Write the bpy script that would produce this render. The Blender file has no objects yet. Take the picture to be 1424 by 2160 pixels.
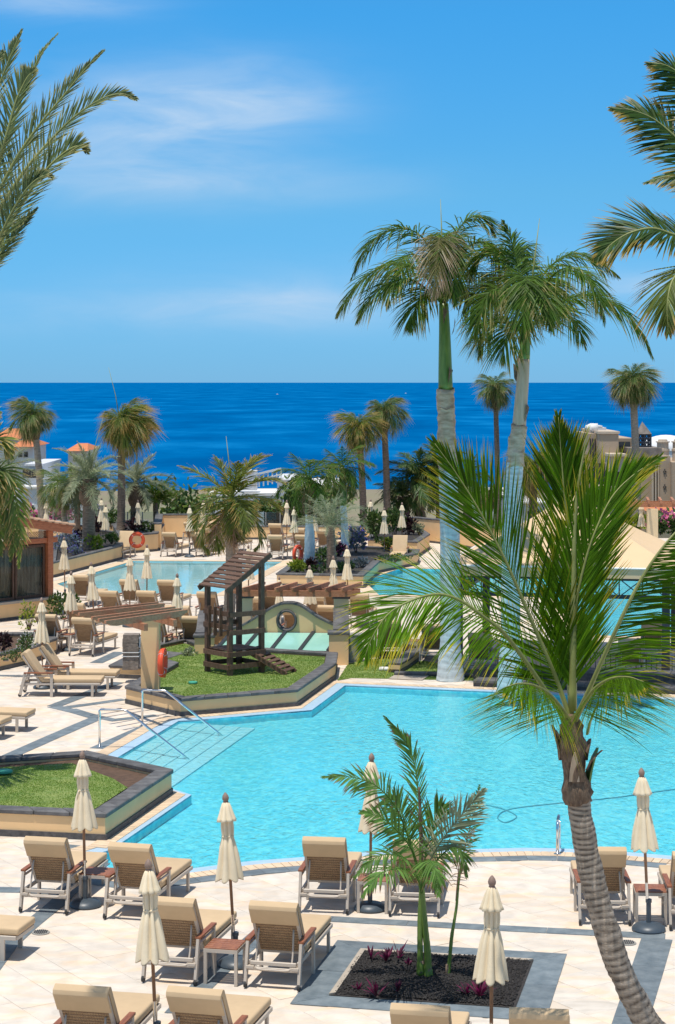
import bpy, bmesh, math, random
from mathutils import Vector, Matrix, Euler, noise
from mathutils.geometry import tessellate_polygon

S = bpy.context.scene
COL = S.collection
R = math.radians
F, CX, HY, H = 4158.0, 712.0, 806.0, 7.6      # focal length in px, principal column, horizon row, eye height (m)

# ------------------------------------------------------------------ camera
cd = bpy.data.cameras.new('camera')
cam = bpy.data.objects.new('camera', cd)
COL.objects.link(cam)
cam.location = (0, 0, H)
cam.rotation_euler = (R(90), 0, 0)
cd.sensor_fit = 'HORIZONTAL'
cd.sensor_width = 24.0
cd.lens = 24.0 * F / 1424.0
cd.shift_y = -(1080 - HY) / 1424.0
cd.clip_start = 0.5
cd.clip_end = 300000
S.camera = cam

# ------------------------------------------------------------------ light
LIGHT = Vector((0.14, 0.20, -1.0)).normalized()
ld = bpy.data.lights.new('sun', 'SUN')
ld.energy = 4.5
ld.angle = R(0.53)
ld.color = (1.0, 0.94, 0.85)
sun = bpy.data.objects.new('sun', ld)
COL.objects.link(sun)
sun.location = (-20, 40, 60)
sun.rotation_mode = 'QUATERNION'
sun.rotation_quaternion = LIGHT.to_track_quat('-Z', 'Y')

w = bpy.data.worlds.new('World')
S.world = w
w.use_nodes = True
nt = w.node_tree
nt.nodes.clear()
N = nt.nodes.new
L = nt.links.new
wo = N('ShaderNodeOutputWorld')
bg = N('ShaderNodeBackground')
bg.inputs['Strength'].default_value = 0.10
sky = N('ShaderNodeTexSky')
sky.sky_type = 'NISHITA'
sky.sun_disc = False
sky.sun_elevation = math.asin(-LIGHT.z)
sky.sun_rotation = math.atan2(-LIGHT.x, -LIGHT.y)
sky.air_density = 1.0
sky.dust_density = 0.0
sky.ozone_density = 3.0
tc = N('ShaderNodeTexCoord')
sep = N('ShaderNodeSeparateXYZ')
L(tc.outputs['Generated'], sep.inputs[0])
tint = N('ShaderNodeValToRGB')                 # colour grade of the sky by elevation
ZR = N('ShaderNodeMapRange')
ZR.inputs[1].default_value = 0.0
ZR.inputs[2].default_value = 0.5
L(sep.outputs['Z'], ZR.inputs[0])
L(ZR.outputs[0], tint.inputs[0])
def setramp(ramp, stops):
    els = ramp.color_ramp.elements
    while len(els) > 1:
        els.remove(els[-1])
    els[0].position = stops[0][0]
    els[0].color = (*stops[0][1], 1)
    for p, c in stops[1:]:
        e = els.new(p)
        e.color = (*c, 1)
SKYTINT = [(0.0, (0.235, 0.63, 1.42)), (0.19, (0.32, 0.84, 1.25)), (0.37, (0.25, 0.98, 1.45)), (0.7, (0.60, 1.0, 1.25)), (1.0, (1.35, 1.25, 1.12))]
setramp(tint, SKYTINT)
mul = N('ShaderNodeMix')
mul.data_type = 'RGBA'
mul.blend_type = 'MULTIPLY'
mul.inputs[0].default_value = 1.0
L(sky.outputs[0], mul.inputs[6])
L(tint.outputs[0], mul.inputs[7])
# thin high clouds, laid out by direction
def math_node(op, a=None, b=None, c=None, clamp=False):
    m = N('ShaderNodeMath')
    m.operation = op
    m.use_clamp = clamp
    for i, v in enumerate((a, b, c)):
        if v is None:
            continue
        if isinstance(v, (int, float)):
            m.inputs[i].default_value = v
        else:
            L(v, m.inputs[i])
    return m.outputs[0]
mp = N('ShaderNodeMapping')
mp.inputs['Scale'].default_value = (14.0, 3.0, 62.0)
mp.inputs['Rotation'].default_value = (0, R(-5), 0)
L(tc.outputs['Generated'], mp.inputs[0])
nz = N('ShaderNodeTexNoise')
nz.inputs['Scale'].default_value = 1.0
nz.inputs['Detail'].default_value = 7
nz.inputs['Roughness'].default_value = 0.55
nz.inputs['Distortion'].default_value = 0.5
L(mp.outputs[0], nz.inputs['Vector'])
def bank(px, py, rx, rz):
    """soft elliptical bank of cloud round one direction of the sky"""
    dx = math_node('MULTIPLY', math_node('SUBTRACT', sep.outputs['X'], (px - CX) / F), 1 / rx)
    dz = math_node('MULTIPLY', math_node('SUBTRACT', sep.outputs['Z'], (HY - py) / F), 1 / rz)
    d2 = math_node('ADD', math_node('MULTIPLY', dx, dx), math_node('MULTIPLY', dz, dz))
    return math_node('POWER', 2.718, math_node('MULTIPLY', d2, -1.0))
banks = [(330, 250, .060, .024, 1.3), (540, 215, .045, .018, 1.1), (260, 370, .070, .016, 1.0), (90, 25, .05, .008, 1.1),
         (650, 645, .045, .010, 1.0), (430, 640, .06, .014, .55), (1340, 605, .03, .008, .9), (150, 660, .08, .012, .35), (900, 600, .1, .02, .3),
         (600, 390, .07, .010, .5)]
acc = math_node('MULTIPLY', math_node('GREATER_THAN', sep.outputs['Z'], 0.22), 0.45)
for px, py, rx, rz, k in banks:
    acc = math_node('ADD', acc, math_node('MULTIPLY', bank(px, py, rx, rz), k))
cl = N('ShaderNodeMapRange')
cl.inputs[1].default_value = 0.28
cl.inputs[2].default_value = 0.68
L(nz.outputs[0], cl.inputs[0])
cfac = math_node('MULTIPLY', math_node('MULTIPLY', math_node('ADD', cl.outputs[0], 0.35), acc), 0.42, clamp=True)
cm = N('ShaderNodeMix')
cm.data_type = 'RGBA'
CLOUD = cm.inputs[7]
CLOUD.default_value = (5.2, 6.9, 8.9, 1)
L(cfac, cm.inputs[0])
L(mul.outputs[2], cm.inputs[6])
L(cm.outputs[2], bg.inputs[0])
L(bg.outputs[0], wo.inputs[0])

S.view_settings.view_transform = 'Standard'
S.view_settings.look = 'None'
S.view_settings.exposure = 0.0
S.view_settings.gamma = 1.0
S.cycles.max_bounces = 8
S.cycles.transparent_max_bounces = 12
S.cycles.caustics_reflective = False
S.cycles.caustics_refractive = False

# ------------------------------------------------------------------ helpers
def G(x, y, h=0.0):
    """pixel of the photograph -> point at height h"""
    d = F * (H - h) / (y - HY)
    return Vector(((x - CX) * d / F, d, h))
def W(x, y, d):
    """pixel of the photograph -> point at distance d"""
    return Vector(((x - CX) * d / F, d, H - (y - HY) * d / F))

class MB:
    def __init__(s):
        s.v, s.f, s.t = [], [], []
    def add(s, vs, fs, t=None):
        o = len(s.v)
        s.v += [tuple(p) for p in vs]
        s.f += [tuple(i + o for i in f) for f in fs]
        s.t += t if t else [0.0] * len(vs)
    def hexa(s, p):
        s.add(p, [(3, 2, 1, 0), (4, 5, 6, 7), (0, 1, 5, 4), (1, 2, 6, 5), (2, 3, 7, 6), (3, 0, 4, 7)])
    def box(s, c, d, rot=None, M=None):
        x, y, z = d[0] / 2, d[1] / 2, d[2] / 2
        ps = [Vector(q) for q in ((-x, -y, -z), (x, -y, -z), (x, y, -z), (-x, y, -z), (-x, -y, z), (x, -y, z), (x, y, z), (-x, y, z))]
        m = Matrix.Translation(c)
        if rot:
            m = m @ Euler(rot).to_matrix().to_4x4()
        if M:
            m = M @ m
        s.hexa([m @ q for q in ps])
    def bar(s, a, b, wx, wy, up=(0, 0, 1)):
        """rectangular bar from a to b"""
        a, b = Vector(a), Vector(b)
        t = (b - a).normalized()
        u = Vector(up)
        if abs(t.dot(u)) > .98:
            u = Vector((0, 1, 0))
        x = t.cross(u).normalized()
        y = x.cross(t)
        ps = []
        for p in (a, b):
            for i, j in ((-1, -1), (1, -1), (1, 1), (-1, 1)):
                ps.append(p + x * (i * wx / 2) + y * (j * wy / 2))
        s.hexa(ps)
    def tube(s, pts, r, n=8, caps=True, t=None):
        pts = [Vector(p) for p in pts]
        rs = r if isinstance(r, (list, tuple)) else [r] * len(pts)
        u = None
        o = []
        for i, p in enumerate(pts):
            tg = (pts[min(i + 1, len(pts) - 1)] - pts[max(i - 1, 0)]).normalized()
            if u is None:
                u = tg.cross(Vector((0, 0, 1)) if abs(tg.z) < .9 else Vector((1, 0, 0))).normalized()
            else:
                u = (u - tg * u.dot(tg)).normalized()
            v = tg.cross(u)
            for k in range(n):
                a = 2 * math.pi * k / n
                o.append(p + (u * math.cos(a) + v * math.sin(a)) * rs[i])
        fs = [(i * n + k, i * n + (k + 1) % n, (i + 1) * n + (k + 1) % n, (i + 1) * n + k) for i in range(len(pts) - 1) for k in range(n)]
        if caps:
            fs += [tuple(range(n - 1, -1, -1)), tuple((len(pts) - 1) * n + k for k in range(n))]
        s.add(o, fs, t)
    def lathe(s, prof, n=16, c=(0, 0, 0), fn=None):
        o = []
        for z, r in prof:
            for k in range(n):
                a = 2 * math.pi * k / n
                rr = fn(z, r, a) if fn else r
                o.append((c[0] + rr * math.cos(a), c[1] + rr * math.sin(a), c[2] + z))
        m = len(prof)
        fs = [(i * n + k, i * n + (k + 1) % n, (i + 1) * n + (k + 1) % n, (i + 1) * n + k) for i in range(m - 1) for k in range(n)]
        fs += [tuple(range(n - 1, -1, -1)), tuple((m - 1) * n + k for k in range(n))]
        s.add(o, fs)
    def torus(s, c, r1, r2, M=None, n=28, m=10):
        o = []
        for i in range(n):
            a = 2 * math.pi * i / n
            for j in range(m):
                b = 2 * math.pi * j / m
                p = Vector(((r1 + r2 * math.cos(b)) * math.cos(a), r2 * math.sin(b), (r1 + r2 * math.cos(b)) * math.sin(a)))
                o.append((M @ p if M else p) + Vector(c))
        s.add(o, [(i * m + j, ((i + 1) % n) * m + j, ((i + 1) % n) * m + (j + 1) % m, i * m + (j + 1) % m) for i in range(n) for j in range(m)])
    def prism(s, poly, z0, z1, holes=()):
        loops = [[Vector((p[0], p[1], 0)) for p in poly]] + [[Vector((p[0], p[1], 0)) for p in h] for h in holes]
        tris = tessellate_polygon(loops)
        flat = [p for lp in loops for p in lp]
        n = len(flat)
        vs = [(p.x, p.y, z1) for p in flat] + [(p.x, p.y, z0) for p in flat]
        fs = []
        for t in tris:
            a, b, c = (flat[i] for i in t)
            t = tuple(t) if (b - a).cross(c - a).z > 0 else (t[0], t[2], t[1])
            fs.append(t)
            fs.append((t[2] + n, t[1] + n, t[0] + n))
        o = 0
        for k, lp in enumerate(loops):
            m = len(lp)
            ar = sum(lp[i].x * lp[(i + 1) % m].y - lp[(i + 1) % m].x * lp[i].y for i in range(m))
            for i in range(m):
                a, b = o + i, o + (i + 1) % m
                q = (a + n, b + n, b, a)
                fs.append(q if (ar > 0) == (k == 0) else q[::-1])
            o += m
        s.add(vs, fs)
    def sheet(s, poly, z, holes=()):
        loops = [[Vector((p[0], p[1], 0)) for p in poly]] + [[Vector((p[0], p[1], 0)) for p in h] for h in holes]
        tris = tessellate_polygon(loops)
        flat = [p for lp in loops for p in lp]
        fs = []
        for t in tris:
            a, b, c = (flat[i] for i in t)
            fs.append(tuple(t) if (b - a).cross(c - a).z > 0 else (t[0], t[2], t[1]))
        s.add([(p.x, p.y, z) for p in flat], fs)
    def mesh(s, name, mat, smooth=False, bevel=0, segs=2, attr=False):
        me = bpy.data.meshes.new(name)
        me.from_pydata(s.v, [], s.f)
        me.update()
        if bevel:
            bm = bmesh.new()
            bm.from_mesh(me)
            bmesh.ops.bevel(bm, geom=[e for e in bm.edges if len(e.link_faces) == 2 and e.calc_face_angle(0) > .5], offset=bevel,
                            segments=segs, profile=.6, affect='EDGES', clamp_overlap=True)
            bm.to_mesh(me)
            bm.free()
        if smooth:
            me.polygons.foreach_set('use_smooth', [True] * len(me.polygons))
            if smooth != 'all':
                me.set_sharp_from_angle(angle=R(40))
        if attr:
            at = me.attributes.new('along', 'FLOAT', 'POINT')
            at.data.foreach_set('value', s.t)
        if mat:
            me.materials.append(mat)
        return me
    def build(s, name, mat, parent=None, loc=(0, 0, 0), rot=(0, 0, 0), **kw):
        return obj(name, s.mesh(name, mat, **kw), parent, loc, rot)

def obj(name, me, parent=None, loc=(0, 0, 0), rot=(0, 0, 0)):
    o = bpy.data.objects.new(name, me)
    COL.objects.link(o)
    o.location = loc
    o.rotation_euler = rot
    if parent:
        o.parent = parent
        KIDS.setdefault(parent.name, []).append(o)
    return o
KIDS = {}
def tag(o, label, cat, group=None):
    o['label'] = label
    o['category'] = cat
    if group:
        o['group'] = group
    return o
def thing(name, label, cat, loc=(0, 0, 0), rz=0.0, group=None):
    o = bpy.data.objects.new(name, None)
    o.empty_display_size = .2
    COL.objects.link(o)
    o.location = loc
    o.rotation_euler = (0, 0, rz)
    return tag(o, label, cat, group)
def structure(o):
    o['kind'] = 'structure'
    return o
def stuff(o):
    o['kind'] = 'stuff'
    return o
def dup(root, parent=None):
    c = root.copy()
    COL.objects.link(c)
    c.parent = parent
    if parent:
        KIDS.setdefault(parent.name, []).append(c)
    for ch in list(KIDS.get(root.name, [])):
        dup(ch, c)
    return c

def spline(pts, n):
    """Catmull-Rom through pts, n+1 samples"""
    pts = [Vector(p) for p in pts]
    P = [pts[0] * 2 - pts[1]] + pts + [pts[-1] * 2 - pts[-2]]
    out = []
    m = len(pts) - 1
    for i in range(n + 1):
        u = i / n * m
        k = min(int(u), m - 1)
        t = u - k
        a, b, c, d = P[k:k + 4]
        out.append(.5 * ((2 * b) + (c - a) * t + (2 * a - 5 * b + 4 * c - d) * t * t + (3 * b - a - 3 * c + d) * t ** 3))
    return out

def area(poly):
    return sum(poly[i][0] * poly[(i + 1) % len(poly)][1] - poly[(i + 1) % len(poly)][0] * poly[i][1] for i in range(len(poly))) / 2
def offs(poly, d, closed=True):
    """mitred offset; d > 0 is outward for a closed polygon, right-hand side for an open line"""
    n = len(poly)
    sg = 1.0
    if closed and area(poly) < 0:
        sg = -1.0
    out = []
    for i in range(n):
        p = Vector(poly[i][:2])
        a = Vector(poly[i - 1][:2]) if (closed or i > 0) else None
        b = Vector(poly[(i + 1) % n][:2]) if (closed or i < n - 1) else None
        ns = []
        for q0, q1 in ((a, p), (p, b)):
            if q0 is None or q1 is None:
                continue
            t = (q1 - q0).normalized()
            ns.append(Vector((t.y, -t.x)) * sg)
        if len(ns) == 1:
            out.append(p + ns[0] * d)
        else:
            m = (ns[0] + ns[1]).normalized()
            out.append(p + m * (d / max(.45, m.dot(ns[0]))))
    return out
def pieces(poly, d0, d1, size, z0, z1, gap=.006, closed=True, edges=None, jit=0.0):
    """8-corner slabs laid along a line between the offsets d0 and d1"""
    A, B = offs(poly, d0, closed), offs(poly, d1, closed)
    n = len(poly)
    out = []
    for i in range(n if closed else n - 1):
        if edges is not None and i not in edges:
            continue
        j = (i + 1) % n
        ln = (Vector(poly[j][:2]) - Vector(poly[i][:2])).length
        k = max(1, round(ln / size))
        for q in range(k):
            u0, u1 = q / k + gap / 2 / ln, (q + 1) / k - gap / 2 / ln
            a0, a1, b0, b1 = A[i].lerp(A[j], u0), A[i].lerp(A[j], u1), B[i].lerp(B[j], u0), B[i].lerp(B[j], u1)
            dz = random.uniform(-jit, jit)
            lo = [Vector((p.x, p.y, z0)) for p in (a0, a1, b1, b0)]
            hi = [Vector((p.x, p.y, z1 + dz)) for p in (a0, a1, b1, b0)]
            if (lo[1] - lo[0]).cross(lo[2] - lo[1]).z < 0:
                lo.reverse()
                hi.reverse()
            out.append(lo + hi)
    return out
def lay(name, slabs, mat, parent, single=True, bevel=0.0):
    """each slab an object of its own, or all of them as one part"""
    if single:
        for p in slabs:
            c = sum(p, Vector()) / 8
            c.z = p[0].z
            m = MB()
            m.hexa([q - c for q in p])
            m.build(name, mat, parent, loc=c, bevel=bevel, segs=1)
    else:
        m = MB()
        for p in slabs:
            m.hexa(p)
        o = m.build(name, mat, parent)
        stuff(o)
        return o

# ------------------------------------------------------------------ materials
def mat(name, col, rough=.6, var=.12, scale=6.0, bump=.0, bscale=40.0, col2=None, metal=0.0, spec=.5, rnd=0.0, island=0.0, stretch=None, coat=0.0, detail=5):
    m = bpy.data.materials.new(name)
    m.use_nodes = True
    t = m.node_tree
    b = t.nodes['Principled BSDF']
    b.inputs['Roughness'].default_value = rough
    b.inputs['Metallic'].default_value = metal
    b.inputs['Specular IOR Level'].default_value = spec
    b.inputs['Coat Weight'].default_value = coat
    co = t.nodes.new('ShaderNodeTexCoord')
    src = co.outputs['Object']
    if stretch:
        mpn = t.nodes.new('ShaderNodeMapping')
        mpn.inputs['Scale'].default_value = stretch
        t.links.new(src, mpn.inputs[0])
        src = mpn.outputs[0]
    n = t.nodes.new('ShaderNodeTexNoise')
    n.inputs['Scale'].default_value = scale
    n.inputs['Detail'].default_value = detail
    n.inputs['Roughness'].default_value = .6
    t.links.new(src, n.inputs['Vector'])
    r = t.nodes.new('ShaderNodeValToRGB')
    c2 = col2 if col2 else tuple(min(1, c * (1 + var)) for c in col)
    c1 = col if col2 else tuple(c * (1 - var) for c in col)
    setramp(r, [(.32, c1), (.68, c2)])
    t.links.new(n.outputs[0], r.inputs[0])
    out = r.outputs[0]
    if rnd or island:
        hs = t.nodes.new('ShaderNodeHueSaturation')
        mr = t.nodes.new('ShaderNodeMapRange')
        k = rnd or island
        mr.inputs[3].default_value = 1 - k
        mr.inputs[4].default_value = 1 + k
        if rnd:
            oi = t.nodes.new('ShaderNodeObjectInfo')
            t.links.new(oi.outputs['Random'], mr.inputs[0])
        else:
            ge = t.nodes.new('ShaderNodeNewGeometry')
            t.links.new(ge.outputs['Random Per Island'], mr.inputs[0])
        t.links.new(mr.outputs[0], hs.inputs['Value'])
        t.links.new(out, hs.inputs['Color'])
        out = hs.outputs[0]
    t.links.new(out, b.inputs['Base Color'])
    if bump:
        n2 = t.nodes.new('ShaderNodeTexNoise')
        n2.inputs['Scale'].default_value = bscale
        n2.inputs['Detail'].default_value = 4
        t.links.new(src, n2.inputs['Vector'])
        bp = t.nodes.new('ShaderNodeBump')
        bp.inputs['Strength'].default_value = bump
        bp.inputs['Distance'].default_value = .02
        t.links.new(n2.outputs[0], bp.inputs['Height'])
        t.links.new(bp.outputs[0], b.inputs['Normal'])
    return m

def ringmat(name, dark, light, mid):
    """bark whose leaf scars (attribute 'along': 1 in the scar) are coloured darker"""
    m = mat(name, mid, .9, scale=6, col2=light, stretch=(1, 1, 4), bump=.6, bscale=22)
    t = m.node_tree
    b = t.nodes['Principled BSDF']
    src = b.inputs['Base Color'].links[0].from_socket
    at = t.nodes.new('ShaderNodeAttribute')
    at.attribute_name = 'along'
    n = t.nodes.new('ShaderNodeTexNoise')
    n.inputs['Scale'].default_value = 9
    n.inputs['Detail'].default_value = 4
    ml = t.nodes.new('ShaderNodeMath')
    ml.operation = 'MULTIPLY'
    mr = t.nodes.new('ShaderNodeMapRange')
    mr.inputs[1].default_value = .25
    mr.inputs[2].default_value = .60
    t.links.new(n.outputs[0], mr.inputs[0])
    t.links.new(mr.outputs[0], ml.inputs[0])
    t.links.new(at.outputs['Fac'], ml.inputs[1])
    x = t.nodes.new('ShaderNodeMix')
    x.data_type = 'RGBA'
    t.links.new(ml.outputs[0], x.inputs[0])
    t.links.new(src, x.inputs[6])
    x.inputs[7].default_value = (*dark, 1)
    t.links.new(x.outputs[2], b.inputs['Base Color'])
    return m

def leafmat(name, base, tip, tipstart=.55, transl=.35, val=.25, rough=.45, spec=.35):
    """leaf: green along the blade, dry towards the tip, light shining through"""
    m = bpy.data.materials.new(name)
    m.use_nodes = True
    t = m.node_tree
    b = t.nodes['Principled BSDF']
    b.inputs['Roughness'].default_value = rough
    b.inputs['Specular IOR Level'].default_value = spec
    at = t.nodes.new('ShaderNodeAttribute')
    at.attribute_name = 'along'
    ge = t.nodes.new('ShaderNodeNewGeometry')
    oi = t.nodes.new('ShaderNodeObjectInfo')
    ad = t.nodes.new('ShaderNodeMath')
    ad.operation = 'MULTIPLY_ADD'
    t.links.new(ge.outputs['Random Per Island'], ad.inputs[0])
    ad.inputs[1].default_value = .30
    t.links.new(at.outputs['Fac'], ad.inputs[2])
    r = t.nodes.new('ShaderNodeValToRGB')
    setramp(r, [(tipstart, base), (min(1, tipstart + .45), tip)])
    t.links.new(ad.outputs[0], r.inputs[0])
    hs = t.nodes.new('ShaderNodeHueSaturation')
    mr = t.nodes.new('ShaderNodeMapRange')
    mr.inputs[3].default_value = 1 - val
    mr.inputs[4].default_value = 1 + val
    t.links.new(ge.outputs['Random Per Island'], mr.inputs[0])
    m2 = t.nodes.new('ShaderNodeMapRange')
    m2.inputs[3].default_value = .82
    m2.inputs[4].default_value = 1.18
    t.links.new(oi.outputs['Random'], m2.inputs[0])
    mm = t.nodes.new('ShaderNodeMath')
    mm.operation = 'MULTIPLY'
    t.links.new(mr.outputs[0], mm.inputs[0])
    t.links.new(m2.outputs[0], mm.inputs[1])
    t.links.new(mm.outputs[0], hs.inputs['Value'])
    t.links.new(r.outputs[0], hs.inputs['Color'])
    t.links.new(hs.outputs[0], b.inputs['Base Color'])
    tr = t.nodes.new('ShaderNodeBsdfTranslucent')
    h2 = t.nodes.new('ShaderNodeHueSaturation')
    h2.inputs['Hue'].default_value = .485
    h2.inputs['Saturation'].default_value = 1.1
    h2.inputs['Value'].default_value = 1.5
    t.links.new(hs.outputs[0], h2.inputs['Color'])
    t.links.new(h2.outputs[0], tr.inputs[0])
    mx = t.nodes.new('ShaderNodeMixShader')
    mx.inputs[0].default_value = transl
    t.links.new(b.outputs[0], mx.inputs[1])
    t.links.new(tr.outputs[0], mx.inputs[2])
    t.links.new(mx.outputs[0], t.nodes['Material Output'].inputs[0])
    return m

def watermat(name, tint, scale, strength, stretch=(1, 1, 1)):
    m = bpy.data.materials.new(name)
    m.use_nodes = True
    t = m.node_tree
    t.nodes.remove(t.nodes['Principled BSDF'])
    co = t.nodes.new('ShaderNodeTexCoord')
    mpn = t.nodes.new('ShaderNodeMapping')
    mpn.inputs['Scale'].default_value = stretch
    t.links.new(co.outputs['Object'], mpn.inputs[0])
    n = t.nodes.new('ShaderNodeTexNoise')
    n.inputs['Scale'].default_value = scale
    n.inputs['Detail'].default_value = 4
    n.inputs['Roughness'].default_value = .55
    n.inputs['Distortion'].default_value = .6
    t.links.new(mpn.outputs[0], n.inputs['Vector'])
    n3 = t.nodes.new('ShaderNodeTexNoise')             # calm and ruffled stretches
    n3.inputs['Scale'].default_value = .22
    n3.inputs['Detail'].default_value = 2
    t.links.new(co.outputs['Object'], n3.inputs['Vector'])
    mr = t.nodes.new('ShaderNodeMapRange')
    mr.inputs[1].default_value = .35
    mr.inputs[2].default_value = .65
    mr.inputs[3].default_value = strength * .45
    mr.inputs[4].default_value = strength
    t.links.new(n3.outputs[0], mr.inputs[0])
    bp = t.nodes.new('ShaderNodeBump')
    bp.inputs['Distance'].default_value = .06
    t.links.new(mr.outputs[0], bp.inputs['Strength'])
    t.links.new(n.outputs[0], bp.inputs['Height'])
    fr = t.nodes.new('ShaderNodeFresnel')
    fr.inputs['IOR'].default_value = 1.33
    t.links.new(bp.outputs[0], fr.inputs['Normal'])
    tr = t.nodes.new('ShaderNodeBsdfTransparent')
    tr.inputs[0].default_value = (*tint, 1)
    gl = t.nodes.new('ShaderNodeBsdfGlossy')
    gl.inputs['Roughness'].default_value = .04
    t.links.new(bp.outputs[0], gl.inputs['Normal'])
    mx = t.nodes.new('ShaderNodeMixShader')
    t.links.new(fr.outputs[0], mx.inputs[0])
    t.links.new(tr.outputs[0], mx.inputs[1])
    t.links.new(gl.outputs[0], mx.inputs[2])
    t.links.new(mx.outputs[0], t.nodes['Material Output'].inputs[0])
    return m

def glassmat(name, tint, ior=1.45, rough=.03):
    m = bpy.data.materials.new(name)
    m.use_nodes = True
    t = m.node_tree
    t.nodes.remove(t.nodes['Principled BSDF'])
    tr = t.nodes.new('ShaderNodeBsdfTransparent')
    tr.inputs[0].default_value = (*tint, 1)
    gl = t.nodes.new('ShaderNodeBsdfGlossy')
    gl.inputs['Roughness'].default_value = rough
    lw = t.nodes.new('ShaderNodeFresnel')
    lw.inputs['IOR'].default_value = ior
    mx = t.nodes.new('ShaderNodeMixShader')
    t.links.new(lw.outputs[0], mx.inputs[0])
    t.links.new(tr.outputs[0], mx.inputs[1])
    t.links.new(gl.outputs[0], mx.inputs[2])
    t.links.new(mx.outputs[0], t.nodes['Material Output'].inputs[0])
    return m

M = {}
def stonemat(name, **kw):
    m = mat(name, (.60, .51, .415), .75, scale=1.7, col2=(.75, .65, .54), bump=.10, bscale=14, stretch=(1, 1.7, 1), **kw)
    t = m.node_tree
    b = t.nodes['Principled BSDF']
    src = b.inputs['Base Color'].links[0].from_socket
    g = t.nodes.new('ShaderNodeNewGeometry')
    mp2 = t.nodes.new('ShaderNodeMapping')
    mp2.inputs['Scale'].default_value = (1.0, 2.2, 1)
    mp2.inputs['Rotation'].default_value = (0, 0, R(20))
    t.links.new(g.outputs['Position'], mp2.inputs[0])
    n = t.nodes.new('ShaderNodeTexNoise')
    n.inputs['Scale'].default_value = 1.3
    n.inputs['Detail'].default_value = 6
    n.inputs['Distortion'].default_value = 1.2
    t.links.new(mp2.outputs[0], n.inputs['Vector'])
    r = t.nodes.new('ShaderNodeValToRGB')
    setramp(r, [(.30, (1.10, .97, .82)), (.46, (1.0, 1.0, 1.0)), (.60, (.95, 1.0, 1.06)), (.72, (.84, .88, .92))])
    t.links.new(n.outputs[0], r.inputs[0])
    x = t.nodes.new('ShaderNodeMix')
    x.data_type = 'RGBA'
    x.blend_type = 'MULTIPLY'
    x.inputs[0].default_value = 1.0
    t.links.new(src, x.inputs[6])
    t.links.new(r.outputs[0], x.inputs[7])
    t.links.new(x.outputs[2], b.inputs['Base Color'])
    return m
M['stone'] = stonemat('cream paving stone', rnd=.05)
M['stone_many'] = stonemat('cream paving stone laid', island=.05)
M['grout'] = mat('pale joint mortar', (.63, .54, .44), .9, .08, scale=1.2)
M['slate'] = mat('blue grey slate', (.105, .135, .155), .62, scale=4, col2=(.20, .235, .255), bump=.25, bscale=18, rnd=.14)
M['capstone'] = mat('dark basalt cap', (.065, .062, .062), .72, scale=5, col2=(.145, .14, .138), bump=.3, bscale=30, rnd=.16)
M['plinth'] = mat('basalt plinth', (.045, .043, .045), .7, scale=9, col2=(.11, .105, .105), bump=.4, bscale=30)
M['stucco'] = mat('warm beige stucco', (.80, .535, .275), .9, .05, scale=2.0, bump=.12, bscale=120)
M['stucco2'] = mat('pale beige stucco', (.78, .60, .36), .9, .05, scale=2.0, bump=.12, bscale=120)
M['coping'] = mat('cream coping brick', (.66, .50, .34), .75, .12, scale=6, island=.12)
M['rim'] = mat('pale blue rim tile', (.42, .58, .72), .35, .08, scale=8)
M['pooltile'] = mat('turquoise pool tile', (.10, .62, .78), .5, scale=8, col2=(.30, .84, .90), detail=3, stretch=(1, .6, 1))  # two-tone noise in the colour stands in for sparkle and ripple light
M['pooltile2'] = mat('pale pool tile', (.50, .78, .84), .5, .06, scale=2.0)
M['step'] = mat('pale pool step tile', (.42, .74, .82), .5, scale=7, col2=(.58, .84, .88), detail=3)
M['water'] = watermat('pool water', (.74, .97, 1.0), 8.5, .68, (1, .5, 1))
M['water2'] = watermat('calm pool water', (.80, .95, .97), 4.0, .18, (1, .5, 1))
M['grass'] = mat('lawn grass', (.12, .20, .035), .8, scale=2.2, col2=(.26, .31, .085), bump=.6, bscale=90)
M['blade'] = leafmat('grass blade', (.15, .28, .04), (.34, .36, .10), .6, .3, .35)
M['soil'] = mat('red brown soil', (.10, .058, .036), .95, .3, scale=8, bump=.5, bscale=40)
M['lava'] = mat('black lava gravel', (.018, .015, .014), .85, scale=30, col2=(.055, .047, .043), bump=.9, bscale=60)
M['lavastone'] = mat('lava stone', (.022, .019, .018), .8, .3, scale=20, island=.6)
M['metal'] = mat('champagne aluminium', (.50, .435, .365), .45, .05, scale=3, spec=.5)
M['wicker'] = None
M['cushion'] = mat('beige cushion fabric', (.57, .415, .25), .9, .06, scale=3, bump=.10, bscale=9, rnd=.05)
M['armwood'] = mat('varnished teak', (.20, .065, .030), .5, scale=3, col2=(.34, .125, .055), stretch=(14, 2, 14))
M['pole'] = mat('umbrella pole wood', (.26, .125, .060), .5, scale=4, col2=(.36, .19, .095), stretch=(10, 10, 1.5))
M['canvas'] = mat('cream umbrella canvas', (.80, .675, .475), .9, .05, scale=3.5, bump=.18, bscale=10, rnd=.05)
M['finial'] = mat('turned finial wood', (.27, .185, .145), .6, .2, scale=10)
M['basemat'] = mat('grey umbrella base', (.055, .075, .095), .42, .12, scale=6)
M['steel'] = mat('polished steel', (.72, .73, .74), .16, .03, scale=3, metal=1.0)
M['rubber'] = mat('dark rubber', (.03, .03, .03), .7, .15)
M['darkwood'] = mat('dark stained wood', (.085, .042, .025), .7, scale=5, col2=(.17, .095, .058), stretch=(6, 6, 1.5), bump=.2, bscale=30, rnd=.22)
M['pergwood'] = mat('brown pergola wood', (.33, .13, .06), .65, scale=4, col2=(.48, .22, .115), stretch=(3, 3, 8), bump=.15, bscale=30, rnd=.18)
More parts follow.
